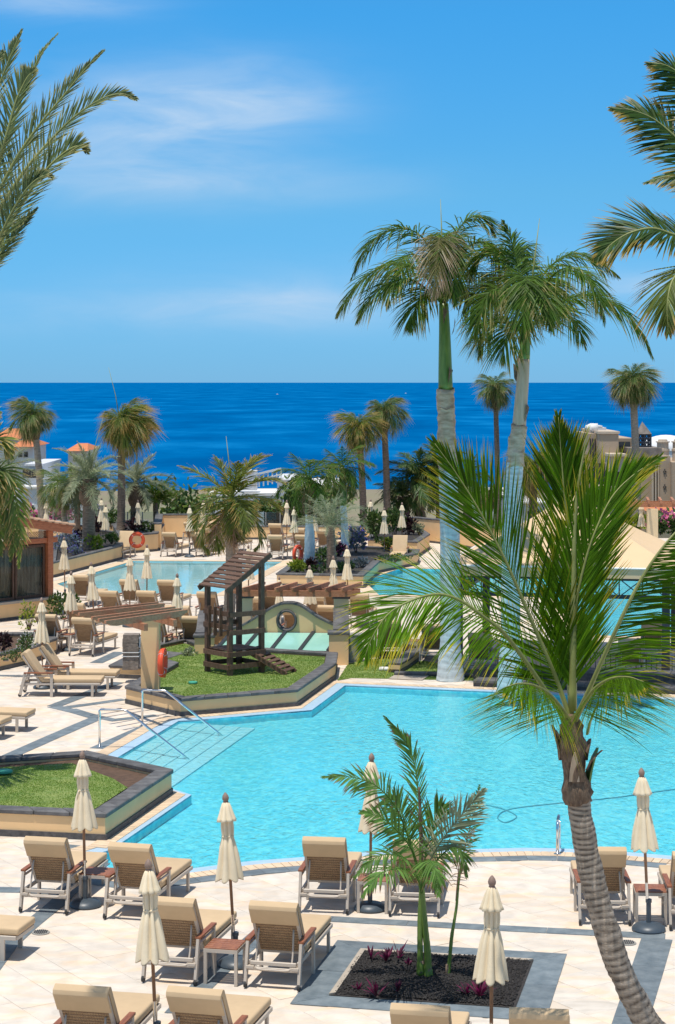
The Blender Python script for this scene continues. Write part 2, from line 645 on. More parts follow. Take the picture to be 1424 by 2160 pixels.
M['trunk'] = mat('grey palm bark', (.25, .20, .15), .9, scale=5, col2=(.46, .385, .305), stretch=(1, 1, 5), bump=.5, bscale=18)
M['trunk_brown'] = mat('brown palm bark', (.12, .082, .055), .9, scale=6, col2=(.27, .20, .145), stretch=(1, 1, 4), bump=.5, bscale=18)
M['trunk_pale'] = mat('pale royal palm bark', (.50, .585, .60), .85, scale=3, col2=(.66, .72, .72), stretch=(1, 1, 3), bump=.15, bscale=20)
M['trunk_rough'] = mat('rough upper palm bark', (.34, .235, .15), .9, scale=4, col2=(.62, .48, .35), stretch=(1, 1, 3), bump=.5, bscale=22)
M['trunk_ring'] = ringmat('ringed coconut bark', (.085, .062, .045), (.56, .46, .36), (.27, .215, .16))
M['trunk_pale_ring'] = ringmat('ringed pale royal palm bark', (.38, .42, .42), (.66, .72, .72), (.48, .565, .58))
M['fibre'] = mat('dry palm fibre', (.085, .052, .035), .95, scale=7, col2=(.26, .18, .12), stretch=(5, 5, 1), bump=.7, bscale=25)
M['shaft'] = mat('green crownshaft', (.08, .16, .022), .42, scale=3, col2=(.17, .26, .05), stretch=(4, 4, .7))
M['shaft_dry'] = mat('dry crownshaft', (.42, .31, .21), .8, scale=3, col2=(.56, .44, .32), stretch=(5, 5, .6))
M['rachis'] = mat('frond midrib', (.26, .28, .085), .5, .2, scale=4)
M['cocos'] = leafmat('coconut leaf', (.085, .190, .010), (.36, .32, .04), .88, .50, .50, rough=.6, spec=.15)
M['cocos_dark'] = leafmat('dark olive coconut leaf', (.050, .105, .014), (.34, .25, .05), .78, .35, .45)  # darker olive leaf colour with yellow brown tips
M['royal'] = leafmat('royal palm leaf', (.080, .150, .020), (.24, .21, .07), .90, .36, .50, rough=.5, spec=.25)
M['queen'] = leafmat('queen palm leaf', (.120, .190, .050), (.34, .28, .13), .84, .38, .40)
M['olive'] = leafmat('olive palm leaf', (.150, .20, .040), (.42, .29, .10), .80, .40, .40)
M['date'] = leafmat('grey green date palm leaf', (.14, .185, .075), (.34, .32, .14), .80, .3, .40, rough=.6, spec=.15)
M['greyleaf'] = leafmat('silvery feather leaf', (.235, .275, .165), (.42, .42, .27), .75, .35, .3)
M['dark_leaf'] = leafmat('dark fan of leaves', (.065, .125, .032), (.18, .19, .07), .75, .3, .45)
M['young'] = leafmat('young palm leaf', (.120, .235, .055), (.20, .13, .07), .90, .42, .45, rough=.55, spec=.2)
M['dryleaf'] = leafmat('dry brown leaf', (.28, .18, .11), (.42, .31, .22), .4, .3, .3)
M['bush'] = leafmat('green shrub leaf', (.040, .090, .018), (.10, .15, .04), .5, .25, .5)
M['limebush'] = leafmat('lime shrub leaf', (.16, .24, .025), (.30, .33, .05), .5, .3, .4)
M['redbush'] = leafmat('dark red shrub leaf', (.035, .012, .018), (.06, .03, .03), .5, .2, .5)
M['bluebush'] = leafmat('blue grey shrub leaf', (.10, .14, .13), (.17, .19, .24), .5, .25, .4)
M['purple'] = leafmat('purple flower', (.14, .09, .42), (.25, .17, .55), .5, .3, .4)
M['pink'] = leafmat('magenta flower', (.50, .09, .22), (.62, .18, .32), .5, .35, .3)
M['white_fl'] = leafmat('white flower', (.6, .6, .55), (.7, .7, .66), .5, .3, .1)
M['cordy'] = leafmat('purple spear leaf', (.05, .008, .02), (.13, .016, .05), .4, .3, .5)
M['stem'] = mat('brown stem', (.12, .08, .05), .9, .3)
M['ring'] = mat('orange life ring', (.75, .085, .025), .5, .06)
M['white'] = mat('white paint', (.78, .77, .74), .6, .04)
M['whitewall'] = mat('white render', (.72, .72, .72), .85, .05, scale=.5)
M['greywall'] = mat('grey render', (.60, .61, .63), .85, .06, scale=.5)
M['roofred'] = mat('orange roof tile', (.60, .20, .075), .8, .15, scale=1.5, island=.15)
M['taupe'] = mat('taupe hotel render', (.44, .335, .235), .9, .06, scale=.4)
M['taupe2'] = mat('light hotel trim', (.55, .45, .34), .9, .08, scale=.8)
M['thatch'] = mat('grey shingle', (.22, .19, .165), .95, .3, scale=2.5, bump=.5, bscale=8)
M['darkglass'] = mat('dark window glass', (.02, .024, .03), .12, .1)
M['iron'] = mat('dark steel paint', (.028, .032, .042), .5, .1)
M['tent'] = mat('cream tent fabric', (.70, .505, .30), .85, .03, scale=1.2)
M['fascia'] = mat('red brown timber', (.40, .12, .045), .55, scale=3, col2=(.55, .19, .08), stretch=(2, 2, 9))
M['rooftile'] = mat('clay tile edge', (.48, .30, .19), .85, .15, scale=4, rnd=.2)
M['curtain'] = mat('striped curtain', (.16, .125, .095), .9, scale=3, col2=(.50, .43, .34), stretch=(6, 6, .35))
M['paneglass'] = glassmat('clear glass', (.82, .88, .87))
M['doorglass'] = glassmat('dim door glass', (.80, .82, .80), ior=1.22)
M['tealglass'] = mat('sea green skylight glass', (.30, .58, .50), .12, .10, scale=1.0, spec=.8)
M['lattice'] = mat('pale lattice wood', (.36, .23, .13), .8, .15)
M['pillarstone'] = mat('rough grey brown stone', (.15, .12, .095), .95, scale=7, col2=(.30, .25, .205), bump=.8, bscale=16)
M['boxmetal'] = mat('grey cabinet metal', (.31, .30, .275), .6, .06)
M['concrete'] = mat('pale concrete', (.42, .36, .29), .9, .12, scale=5, bump=.2)
M['lid'] = mat('green plastic lid', (.05, .33, .22), .6, .08)
M['hose'] = mat('blue grey hose', (.08, .42, .52), .6, .1)
M['drain'] = mat('drain grate', (.16, .18, .19), .5, .2, metal=.3)
M['land'] = mat('dry coastal land', (.24, .19, .13), .95, scale=.02, col2=(.20, .20, .10))

# woven panel: horizontal strands with darker verticals
def wicker():
    m = mat('woven brown wicker', (.235, .14, .07), .75, scale=9, col2=(.42, .275, .155), stretch=(1.5, 12, 12))
    t = m.node_tree
    b = t.nodes['Principled BSDF']
    co = t.nodes.new('ShaderNodeTexCoord')
    wv = t.nodes.new('ShaderNodeTexWave')
    wv.bands_direction = 'Z'
    wv.inputs['Scale'].default_value = 8
    wv.inputs['Distortion'].default_value = .6
    t.links.new(co.outputs['Object'], wv.inputs[0])
    wx = t.nodes.new('ShaderNodeTexWave')
    wx.bands_direction = 'X'
    wx.inputs['Scale'].default_value = 10
    t.links.new(co.outputs['Object'], wx.inputs[0])
    mu = t.nodes.new('ShaderNodeMath')
    mu.operation = 'MULTIPLY'
    t.links.new(wv.outputs['Fac'], mu.inputs[0])
    t.links.new(wx.outputs['Fac'], mu.inputs[1])
    bp = t.nodes.new('ShaderNodeBump')
    src = b.inputs['Base Color'].links[0].from_socket
    mrw = t.nodes.new('ShaderNodeMapRange')
    mrw.inputs[3].default_value = .62
    mrw.inputs[4].default_value = 1.25
    t.links.new(wv.outputs['Fac'], mrw.inputs[0])
    hw = t.nodes.new('ShaderNodeHueSaturation')
    t.links.new(mrw.outputs[0], hw.inputs['Value'])
    t.links.new(src, hw.inputs['Color'])
    t.links.new(hw.outputs[0], b.inputs['Base Color'])
    bp.inputs['Strength'].default_value = .6
    bp.inputs['Distance'].default_value = .02
    t.links.new(mu.outputs[0], bp.inputs['Height'])
    t.links.new(bp.outputs[0], b.inputs['Normal'])
    return m
M['wicker'] = wicker()

def seamat():
    m = bpy.data.materials.new('deep blue sea')
    m.use_nodes = True
    t = m.node_tree
    b = t.nodes['Principled BSDF']
    b.inputs['Roughness'].default_value = .55
    b.inputs['Specular IOR Level'].default_value = .0
    co = t.nodes.new('ShaderNodeTexCoord')
    mpn = t.nodes.new('ShaderNodeMapping')
    mpn.inputs['Scale'].default_value = (.007, .0028, 1)
    t.links.new(co.outputs['Object'], mpn.inputs[0])
    n = t.nodes.new('ShaderNodeTexNoise')
    n.inputs['Scale'].default_value = 1.0
    n.inputs['Detail'].default_value = 9
    n.inputs['Roughness'].default_value = .62
    t.links.new(mpn.outputs[0], n.inputs['Vector'])
    r = t.nodes.new('ShaderNodeValToRGB')
    setramp(r, [(.36, (.0, .082, .255)), (.52, (.0, .112, .320)), (.68, (.004, .165, .41))])
    t.links.new(n.outputs[0], r.inputs[0])
    t.links.new(r.outputs[0], b.inputs['Base Color'])
    m3 = t.nodes.new('ShaderNodeMapping')
    m3.inputs['Scale'].default_value = (.08, .025, 1)
    t.links.new(co.outputs['Object'], m3.inputs[0])
    n3 = t.nodes.new('ShaderNodeTexNoise')
    n3.inputs['Scale'].default_value = 1.0
    n3.inputs['Detail'].default_value = 6
    t.links.new(m3.outputs[0], n3.inputs['Vector'])
    bp = t.nodes.new('ShaderNodeBump')
    bp.inputs['Strength'].default_value = .8
    bp.inputs['Distance'].default_value = 3.0
    t.links.new(n3.outputs[0], bp.inputs['Height'])
    t.links.new(bp.outputs[0], b.inputs['Normal'])
    return m
M['sea'] = seamat()
random.seed(7)
# ================================================================== SETTING
SEA_Z = -45.0
m = MB()
m.add([(-90000, 700, SEA_Z), (90000, 700, SEA_Z), (160000, 200000, SEA_Z), (-160000, 200000, SEA_Z)], [(0, 1, 2, 3)])
structure(m.build('sea', M['sea']))

def land_z(x, y):
    k = min(1, max(0, (y - 97) / 700))
    return -5 - 36 * k ** .8 + 2.2 * noise.noise(Vector((x * .012, y * .012, 0))) + (.8 * noise.noise(Vector((x * .05, y * .05, 3))))
m = MB()
nx, ny = 60, 60
gv = []
for j in range(ny + 1):
    y = 96.5 + 820 * (j / ny) ** 1.7
    for i in range(nx + 1):
        x = (i / nx - .5) * (180 + 1.2 * y)
        z = land_z(x, y) if j > 0 else -5
        if j == ny:
            z = SEA_Z - 3
        gv.append((x, y, z))
m.add(gv, [(j * (nx + 1) + i, j * (nx + 1) + i + 1, (j + 1) * (nx + 1) + i + 1, (j + 1) * (nx + 1) + i) for j in range(ny) for i in range(nx)])
structure(m.build('coastal_land', M['land'], smooth='all'))

def P2(p):
    return (p[0], p[1])
# ---- pool outlines (water edge)
arc = [(1700, 1840), (1560, 1820), (1424, 1806.5), (1300, 1796), (1177, 1790), (1100, 1789), (1029, 1791), (910, 1793), (800, 1797.5), (720, 1802), (646, 1808), (580, 1813),
       (519, 1818), (440, 1828), (377, 1836), (330, 1842), (285, 1844), (245, 1838), (218, 1824), (206, 1810), (214, 1799), (236, 1792)]
pool_px = [(728, 1446), (1424, 1476), (1700, 1488)] + arc + [(404, 1677)]
pool = [P2(G(*p)) for p in pool_px] + [(-4.42, 38.55), (-4.62, 39.1), P2(G(377, 1521)), P2(G(440, 1517)), P2(G(658, 1498))]
I_ARC = (2, 2 + len(arc))                       # edges of the near curve
I_TIP = 3 + len(arc)
pool2 = [P2(G(*p)) for p in [(282, 1183), (596, 1185), (530, 1219), (456, 1254), (300, 1254), (165, 1251), (120, 1232)]]
pool3 = [P2(G(*p)) for p in [(767, 1225), (846, 1199), (1060, 1203), (1560, 1212), (1600, 1350), (1230, 1340), (1172, 1262), (1000, 1256), (800, 1256)]]
# ---- planters and other footprints
def GL(pts, h=0.0):
    return [P2(G(x, y, h)) for x, y in pts]
planter_a = [(-10.0, 33.9), P2(G(222, 1774)), P2(G(362, 1675)), P2(G(180, 1583, .46)), (-10.0, 36.3)]
planter_b = GL([(266, 1484), (381, 1512), (626, 1491), (707, 1432)]) + [(-.02, 52.4), (-3.55, 54.0), (-4.2, 55.6), (-5.1, 54.0), (-5.0, 51.6), (-4.35, 50.5)]
bed_out = GL([(712, 1985), (1196, 2014), (1150, 2157), (612, 2119)])
bed_in = offs(bed_out, -.40)

deck_outer = [(-75, 5), (75, 5), (75, 96), (-75, 96)]
m = MB()
m.sheet(deck_outer, 0.0, holes=[pool, pool2, pool3])
m.add([(-75, 96, 0), (75, 96, 0), (75, 96, -12), (-75, 96, -12)], [(0, 1, 2, 3)])
deck = structure(m.build('terrace_paving', M['grout']))

def inside(p, poly):
    c = False
    n = len(poly)
    for i in range(n):
        a, b = poly[i], poly[i - 1]
        if (a[1] > p[1]) != (b[1] > p[1]) and p[0] < (b[0] - a[0]) * (p[1] - a[1]) / (b[1] - a[1]) + a[0]:
            c = not c
    return c
def clip(poly, a, b, keep_left=True):
    """cut a convex polygon by the line a-b"""
    ax, ay = a
    dx, dy = b[0] - ax, b[1] - ay
    out = []
    n = len(poly)
    def s(p):
        v = dx * (p[1] - ay) - dy * (p[0] - ax)
        return v if keep_left else -v
    for i in range(n):
        p, q = poly[i], poly[(i + 1) % n]
        sp, sq = s(p), s(q)
        if sp >= 0:
            out.append(p)
        if (sp > 0) != (sq > 0) and sp != sq:
            k = sp / (sp - sq)
            out.append((p[0] + (q[0] - p[0]) * k, p[1] + (q[1] - p[1]) * k))
    return out
zones = [offs(pool, .56), offs(pool2, .5), offs(pool3, .5), offs(planter_a, .0), offs(planter_b, .0), bed_out]
zones = [[tuple(p) for p in z] for z in zones]
def cross_zone(t):
    """0 clear of every zone, 2 wholly inside one, else the polygon that it straddles"""
    for z in zones:
        ins = [inside(p, z) for p in t]
        if all(ins):
            return 2
        if any(ins):
            return z
        x0, x1, y0, y1 = min(p[0] for p in t), max(p[0] for p in t), min(p[1] for p in t), max(p[1] for p in t)
        if any(x0 < q[0] < x1 and y0 < q[1] < y1 and inside(q, t) for q in z):
            return z
    return 0
# diagonal paving, nearest stones one by one
ca, sa = math.cos(R(33)), math.sin(R(33))
TW, TL = .56, .56
near, far = [], []
rng = random.Random(3)
for i in range(-20, 150):
    for j in range(-30, 190):
        u, v = i * TW, j * TL + (i % 2) * .28
        cx, cy = u * ca - v * sa, u * sa + v * ca
        if not (22 < cy < 96) or abs(cx) > cy * .19 + 1.0:
            continue
        g = .002
        hw, hl = TW / 2 - g, TL / 2 - g
        t = [(cx + a * ca - b * sa, cy + a * sa + b * ca) for a, b in ((-hw, -hl), (hw, -hl), (hw, hl), (-hw, hl))]
        z = cross_zone(t)
        if z == 2:
            continue
        full = True
        if z != 0:
            # cut by the nearest straight edge of the zone, drop if that fails
            best = None
            for k in range(len(z)):
                a, b = z[k], z[(k + 1) % len(z)]
                ab = Vector((b[0] - a[0], b[1] - a[1]))
                if ab.length < 1e-6:
                    continue
                ap = Vector((cx - a[0], cy - a[1]))
                h_ = max(0, min(1, ap.dot(ab) / ab.length_squared))
                d = (ap - ab * h_).length
                if best is None or d < best[0]:
                    best = (d, a, b)
            ccw = area(z) > 0
            t = clip(t, best[1], best[2], keep_left=not ccw)
            full = False
            if len(t) < 3 or abs(area(t)) < .01:
                continue
            if any(inside((p[0] + (cx - p[0]) * .03, p[1] + (cy - p[1]) * .03), zz) for zz in zones for p in t):
                continue
        zt = .004 + rng.uniform(0, .003)
        vis = abs(cx) < cy * .1713 + .3 and cy > 23.2
        (near if vis else far).append((cy, cx, t, zt, full))
near.sort(key=lambda q: q[0])
far += near[300:]
near = near[:300]
tile_me = {}
def slab(t, c, zt):
    b = MB()
    n = len(t)
    top = [(p[0] - c[0], p[1] - c[1], zt) for p in t]
    ins = [(p[0] * .988, p[1] * .988, p[2]) for p in top]
    lo = [(p[0], p[1], zt - .003) for p in top]
    b.add(ins + lo, [tuple(range(n))] + [(n + i, n + (i + 1) % n, (i + 1) % n, i) for i in range(n)])
    return b
full_me = None
for cy, cx, t, zt, full in near:
    if full:
        if full_me is None:
            full_me = slab(t, (cx, cy), .006).mesh('paving_stone', M['stone'])
        obj('paving_stone', full_me, deck, loc=(cx, cy, zt - .006), rot=(0, 0, random.choice((0, 1, 2, 3)) * math.pi / 2))
    else:
        c = (sum(p[0] for p in t) / len(t), sum(p[1] for p in t) / len(t))
        obj('paving_stone', slab(t, c, .006).mesh('paving_stone', M['stone']), deck, loc=(c[0], c[1], zt - .006))
b = MB()
for cy, cx, t, zt, full in far:
    q = slab(t, (0, 0), zt)
    n = len(t)
    b.add([(p[0], p[1], zt) for p in t], [tuple(range(n))])
stuff(b.build('laid_paving', M['stone_many'], deck))
# ---- main pool
def basin(name, poly, depth, tile, floor=None):
    b = MB()
    b.sheet(poly, -depth)
    n = len(poly)
    for i in range(n):
        a, c = poly[i], poly[(i + 1) % n]
        b.add([(a[0], a[1], -depth), (c[0], c[1], -depth), (c[0], c[1], .0), (a[0], a[1], .0)], [(0, 1, 2, 3)])
    return structure(b.build(name, tile))
pl = basin('swimming_pool', pool, .17, M['pooltile'])
b = MB()
b.sheet(pool, -.05)
structure(b.build('pool_water', M['water']))
# rim and coping
NARROW = {I_TIP - 1, I_TIP, I_TIP + 1}
WIDE = [i for i in range(len(pool)) if i not in NARROW]
lay('pool_rim', pieces(pool, .0, .27, 1.0, -.03, .006, .003, edges=WIDE) + pieces(pool, .0, .10, 1.0, -.03, .006, .003, edges=NARROW), M['rim'], pl, single=False)
lay('coping_brick', pieces(pool, .27, .56, .145, .0, .016, .012, edges=WIDE) + pieces(pool, .10, .44, .145, .0, .016, .012, edges=NARROW), M['coping'], pl, single=False)
for s_ in pieces(pool, .57, .86, .95, .0, .013, .008, edges=range(*I_ARC)):
    c = sum(s_, Vector()) / 8
    if abs(c.x) < c.y * .18 and c.y < 34:
        q = MB()
        q.hexa([p - c for p in s_])
        q.build('slate_slab', M['slate'], pl, loc=c)
# broad steps
A_, B_ = Vector(G(377, 1521)[:2]), Vector((-4.62, 39.1))
dirv = (B_ - A_).normalized()
nrm = Vector((-dirv.y, dirv.x))
if nrm.x < 0:
    nrm = -nrm
for k in range(5):
    wd = .34 * (k + 1)
    b = MB()
    p = [A_ - dirv * .25 - nrm * .3, B_ + dirv * 1.2 - nrm * .3, B_ + dirv * 1.2 + nrm * wd, A_ - dirv * .25 + nrm * wd]
    zt = -.062 - .020 * k
    b.prism([tuple(q) for q in p], -.168, zt + 0.0005 * k)
    b.build('pool_step', M['step'], pl)
# second and third pool
p2 = basin('lap_pool', pool2, .16, M['pooltile2'])
b = MB(); b.sheet(pool2, -.04); structure(b.build('lap_pool_water', M['water2']))
lay('pool_rim', pieces(pool2, .0, .45, 1.2, -.02, .012, .004), M['coping'], p2, single=False)
p3 = basin('garden_pool', pool3, .2, M['pooltile'])
b = MB(); b.sheet(pool3, -.05); structure(b.build('garden_pool_water', M['water']))
lay('pool_rim', pieces(pool3, .0, .45, 1.2, -.02, .012, .004), M['coping'], p3, single=False)
# thin hose lying on the pool floor
hp = [G(x, y, -.158) for x, y in [(1500, 1655), (1400, 1668), (1300, 1682), (1180, 1694), (1080, 1706), (1050, 1722), (1065, 1735), (1090, 1722), (1060, 1706), (1025, 1698)]]
b = MB()
b.tube(spline(hp, 60), .011, 6)
tag(b.build('cleaning_hose', M['hose'], smooth='all'), 'thin dark cleaning hose looped under the water of the main pool', 'hose')

# ---- slate bands inlaid in the paving
def band(pts, wd, size=.95, closed=False):
    lay('slate_slab', pieces([P2(G(*p)) for p in pts], -wd / 2, wd / 2, size, .006, .0145, .006, closed=closed, jit=.001), M['slate'], deck)
band([(-40, 2073), (18, 1994), (60, 1956), (118, 1909), (160, 1868), (215, 1822)], .27)
band([(-60, 1877), (45, 1879), (110, 1882)], .30)
band([(372, 2140), (413, 2095), (470, 2040), (560, 1962)], .30)
band([(600, 1934), (700, 1940), (860, 1949), (1030, 1958), (1404, 1977)], .27)
band([(1386, 1982), (1368, 2040), (1345, 2110), (1320, 2190)], .42)
lay('slate_slab', pieces(bed_in, .0, .40, .95, .006, .0145, .006, jit=.001), M['slate'], deck)
band([(20, 1596), (110, 1556), (205, 1515)], .34)
band([(205, 1515), (160, 1502), (113, 1491)], .34)
band([(113, 1491), (160, 1473), (215, 1452), (250, 1440)], .34)
band([(133, 1494), (200, 1485), (262, 1476)], .26)
band([(150, 1497), (190, 1509), (240, 1520), (330, 1510)], .26)
band([(206, 1580), (285, 1545), (364, 1512)], .36)
band([(-20, 1425), (70, 1428)], .20)
band([(203, 1399), (253, 1376)], .36)
band([(262, 1379), (400, 1385)], .2)
# ================================================================== PLANTERS AND WALLS
def planter(poly, h, label, name='planter', cap_w=.30, cap_t=.075, edges=None, wallmat='stucco', fill='soil', fill_z=None, single=True, cap_len=.62, plinth=True, cat='planter', group=None):
    """raised bed: rendered wall, basalt plinth, row of cap stones, soil inside"""
    n = len(poly)
    ctr = (sum(p[0] for p in poly) / n, sum(p[1] for p in poly) / n)
    root = thing(name, label, cat, loc=(ctr[0], ctr[1], 0), group=group)
    lp = [(p[0] - ctr[0], p[1] - ctr[1]) for p in poly]
    inner = [tuple(p) for p in offs(lp, -.24)]
    b = MB()
    b.prism(lp, .0, h - cap_t - .002, holes=[inner])
    b.build('wall', M[wallmat], root)
    if plinth:
        b = MB()
        for s_ in pieces(lp, .0, .025, 4.0, .004, .11, .0):
            b.hexa(s_)
        b.build('plinth', M['plinth'], root)
    sl = pieces(lp, -.27, .035, cap_len, h - cap_t, h, .008, jit=.004)
    vis, rest = [], []
    for s_ in sl:
        c = sum(s_, Vector()) / 8
        X, Y = c.x + ctr[0], c.y + ctr[1]
        (vis if abs(X) < Y * .178 else rest).append(s_)
    lay('cap_stone', vis, M['capstone'], root, single=single, bevel=.012)
    if rest:
        lay('cap_stone_row', rest, M['capstone'], root, single=False)
    fz = h - .12 if fill_z is None else fill_z
    b = MB()
    b.sheet([tuple(p) for p in offs(lp, -.235)], fz)
    b.build('soil', M[fill], root)
    return root, ctr, inner, fz

def turf(poly, z, name, label, n, seed, hgt=.05, wd=.012, keep=1.0):
    """one sheet of lawn with its blades"""
    rg = random.Random(seed)
    b = MB()
    x0, x1 = min(p[0] for p in poly), max(p[0] for p in poly)
    y0, y1 = min(p[1] for p in poly), max(p[1] for p in poly)
    k = 0
    while k < n:
        x, y = rg.uniform(x0, x1), rg.uniform(y0, y1)
        k += 1
        if not inside((x, y), poly):
            continue
        if noise.noise(Vector((x * .9, y * .9, seed))) < -.38 and rg.random() > .4:
            continue
        a = rg.uniform(0, 6.28)
        h = hgt * rg.uniform(.6, 1.3)
        dx, dy = math.cos(a) * wd, math.sin(a) * wd
        lx, ly = rg.uniform(-.5, .5) * h, rg.uniform(-.5, .5) * h
        b.add([(x - dx, y - dy, z), (x + dx, y + dy, z), (x + lx, y + ly, z + h)], [(0, 1, 2)], [0, 0, 1])
    o = stuff(b.build(name, M['blade'], attr=True))
    o['label'] = label
    return o
def lawn_sheet(poly, z, name):
    b = MB()
    b.sheet(poly, z)
    return structure(b.build(name, M['grass']))

ra, ca_, ia, fz = planter(planter_a, .46, 'low beige planter wall with dark cap stones holding a small lawn, beside the pool steps')
lawn_a = [tuple(p) for p in offs(planter_a, -.42)]
lawn_a = [(-9.5, 34.4), (-4.15, 33.3), (-3.75, 35.2), (-4.1, 36.0), (-5.05, 37.45), (-9.5, 36.0)]
lawn_sheet(lawn_a, fz + .02, 'small_lawn')
turf(lawn_a, fz + .02, 'grass', 'mown green grass in the planter by the pool steps', 46000, 5, .017, .007)
rb, cb, ib, fzb = planter(planter_b, .42, 'long beige planter wall with dark cap stones round the lawn of the wooden play hut', fill='soil')
lawn_b = [tuple(p) for p in offs(planter_b, -.30)]
lawn_sheet(lawn_b, fzb + .02, 'play_lawn')
turf(lawn_b, fzb + .02, 'grass', 'green grass of the lawn under the wooden play hut', 60000, 6, .019, .008)
# lawn strip behind the pool
lawn_c = GL([(712, 1436), (742, 1431), (1010, 1437), (1060, 1424), (900, 1396), (820, 1386), (735, 1400)])
lawn_sheet(lawn_c, .012, 'strip_lawn')
turf(lawn_c, .012, 'grass', 'worn green grass strip between the pool and the royal palm', 26000, 8, .02, .008)

# low cap-stone kerbs behind the strip lawn
def low_wall(pts, h, wd, label, name='low_wall', wallmat='stucco', cap=True, capmat='capstone', size=.7, base=0.0):
    pl_ = [P2(G(*p)) for p in pts] if len(pts[0]) == 2 and pts[0][1] > 500 else pts
    c = pl_[0]
    root = thing(name, label, 'wall', loc=(c[0], c[1], base))
    lp = [(p[0] - c[0], p[1] - c[1]) for p in pl_]
    b = MB()
    for s_ in pieces(lp, -wd / 2, wd / 2, 99, 0, h - .07, 0, closed=False):
        b.hexa(s_)
    b.build('wall', M[wallmat], root)
    if cap:
        lay('cap_stone', pieces(lp, -wd / 2 - .03, wd / 2 + .03, size, h - .068, h, .008, closed=False, jit=.003), M[capmat], root, bevel=.012)
    b = MB()
    for s_ in pieces(lp, -wd / 2 - .02, wd / 2 + .02, 99, .004, .10, 0, closed=False):
        b.hexa(s_)
    b.build('plinth', M['plinth'], root)
    return root
low_wall([(770, 1388), (800, 1381), (850, 1376), (890, 1380), (850, 1410), (832, 1420)], .28, .3, 'curved low wall with dark cap stones beside the strip of lawn')
low_wall([(832, 1425), (905, 1426), (1020, 1430)], .10, .2, 'dark stone kerb in front of the pale royal palm')
# dark stepped ledge along the far pool edge, right
for (y, h, l) in ((1447, .16, 'lower dark stone ledge behind the pool under the railing'), (1433, .34, 'upper dark stone ledge behind the pool under the railing')):
    rt = thing('stone_ledge', l, 'ledge', loc=G(1000, y))
    a, c = G(1000, y + 2), G(1600, y + 26)
    b = MB()
    for s_ in pieces([(0, 0), (c.x - a.x, c.y - a.y)], -.5, .1, 99, 0, h - .06, 0, closed=False):
        b.hexa(s_)
    b.build('wall', M['plinth'], rt)
    lay('cap_stone', pieces([(0, 0), (c.x - a.x, c.y - a.y)], -.52, .14, .7, h - .058, h, .01, closed=False), M['capstone'], rt)
# grey inspection slab
b = MB()
for s_ in pieces([P2(G(828, 1428)), P2(G(900, 1431))], -.45, .45, 2.0, .014, .03, .02, closed=False):
    b.hexa(s_)
tag(b.build('inspection_slab', M['concrete']), 'flat grey slab set in the grass by the pool edge', 'slab')
b = MB()
b.box((0, 0, .02), (.62, .34, .05), (R(0), 0, R(-6)))
tag(b.build('white_board', M['white'], loc=G(825, 1412, .03), bevel=.008), 'small white board lying on the strip of lawn', 'board')

# ---- wall with the S-curved top and the round window, skylight in front
sk = thing('skylight_house', 'curved beige gable wall with a round window over a slanted sea green skylight', 'skylight', loc=G(575, 1400))
o0 = G(575, 1400)
u_ = Vector((1, -.06, 0)).normalized()
def sx(x):                                  # photo column -> metres along the wall
    return (x - 575) * o0.y / F
prof = spline([(sx(a), b, 0) for a, b in [(440, .62), (468, .66), (505, .80), (545, 1.10), (580, 1.36), (606, 1.43), (632, 1.36), (668, 1.06), (700, .86), (724, .78)]], 44)
outline = [(sx(440), -.02)] + [(p.x, p.y) for p in prof] + [(sx(724), -.02)]
hc = (sx(602), .97)
hole = [(hc[0] + .235 * math.cos(a / 28 * 6.283), hc[1] + .255 * math.sin(a / 28 * 6.283)) for a in range(28)]
b = MB()
b.prism(outline, -.14, .14, holes=[hole])
GW = Matrix.Translation((0, 1.75, 0)) @ Euler((R(90), 0, R(-3))).to_matrix().to_4x4()
b.v = [tuple(GW @ Vector(p)) for p in b.v]
b.build('gable_wall', M['stucco'], sk)
b = MB()
for i in range(len(prof) - 1):
    p, q = prof[i], prof[i + 1]
    t = (q - p).normalized()
    nn = Vector((-t.y, t.x, 0))
    ps = [p + nn * .0, q + nn * .0, q + nn * .055, p + nn * .055]
    lo = [GW @ Vector((r.x, r.y, -.19)) for r in ps]
    hi = [GW @ Vector((r.x, r.y, .19)) for r in ps]
    b.hexa(lo + hi)
b.build('coping', M['capstone'], sk)
b = MB()
b.torus((0, 0, 0), .26, .05)
b.v = [tuple(Vector((x, y * 4.2, z * 1.06))) for x, y, z in b.v]
b.build('window_surround', M['capstone'], sk, loc=GW @ Vector((hc[0], hc[1], 0)), rot=(0, 0, R(-3)), smooth='all')
# skylight glass: four panes between dark bars
def skp(x, v):                              # v 0 front, 1 back
    return Vector((sx(x + 28 * v), .02 + 1.52 * v - (x - 575) * .00055, .34 + .30 * v))
edges_ = [455, 512, 571, 632, 692]
for i in range(4):
    b = MB()
    a0, a1 = edges_[i] + 2, edges_[i + 1] - 2
    ps = [skp(a0, 0), skp(a1, 0), skp(a1, 1), skp(a0, 1)]
    b.hexa([p - Vector((0, 0, .02)) for p in ps] + ps)
    b.build('glass_pane', M['tealglass'], sk)
for x in edges_:
    b = MB()
    b.bar(skp(x, -.01) + Vector((0, 0, .025)), skp(x, 1.0) + Vector((0, 0, .025)), .09, .06)
    b.build('glazing_bar', M['iron'], sk)
b = MB()
b.bar(skp(450, -.03), skp(697, -.03), .07, .05)
b.build('sill', M['capstone'], sk)
b = MB()
b.bar(skp(452, -.01) + Vector((0, .04, -.19)), skp(696, -.01) + Vector((0, .04, -.19)), .14, .31)
b.build('front_wall', M['stucco'], sk)
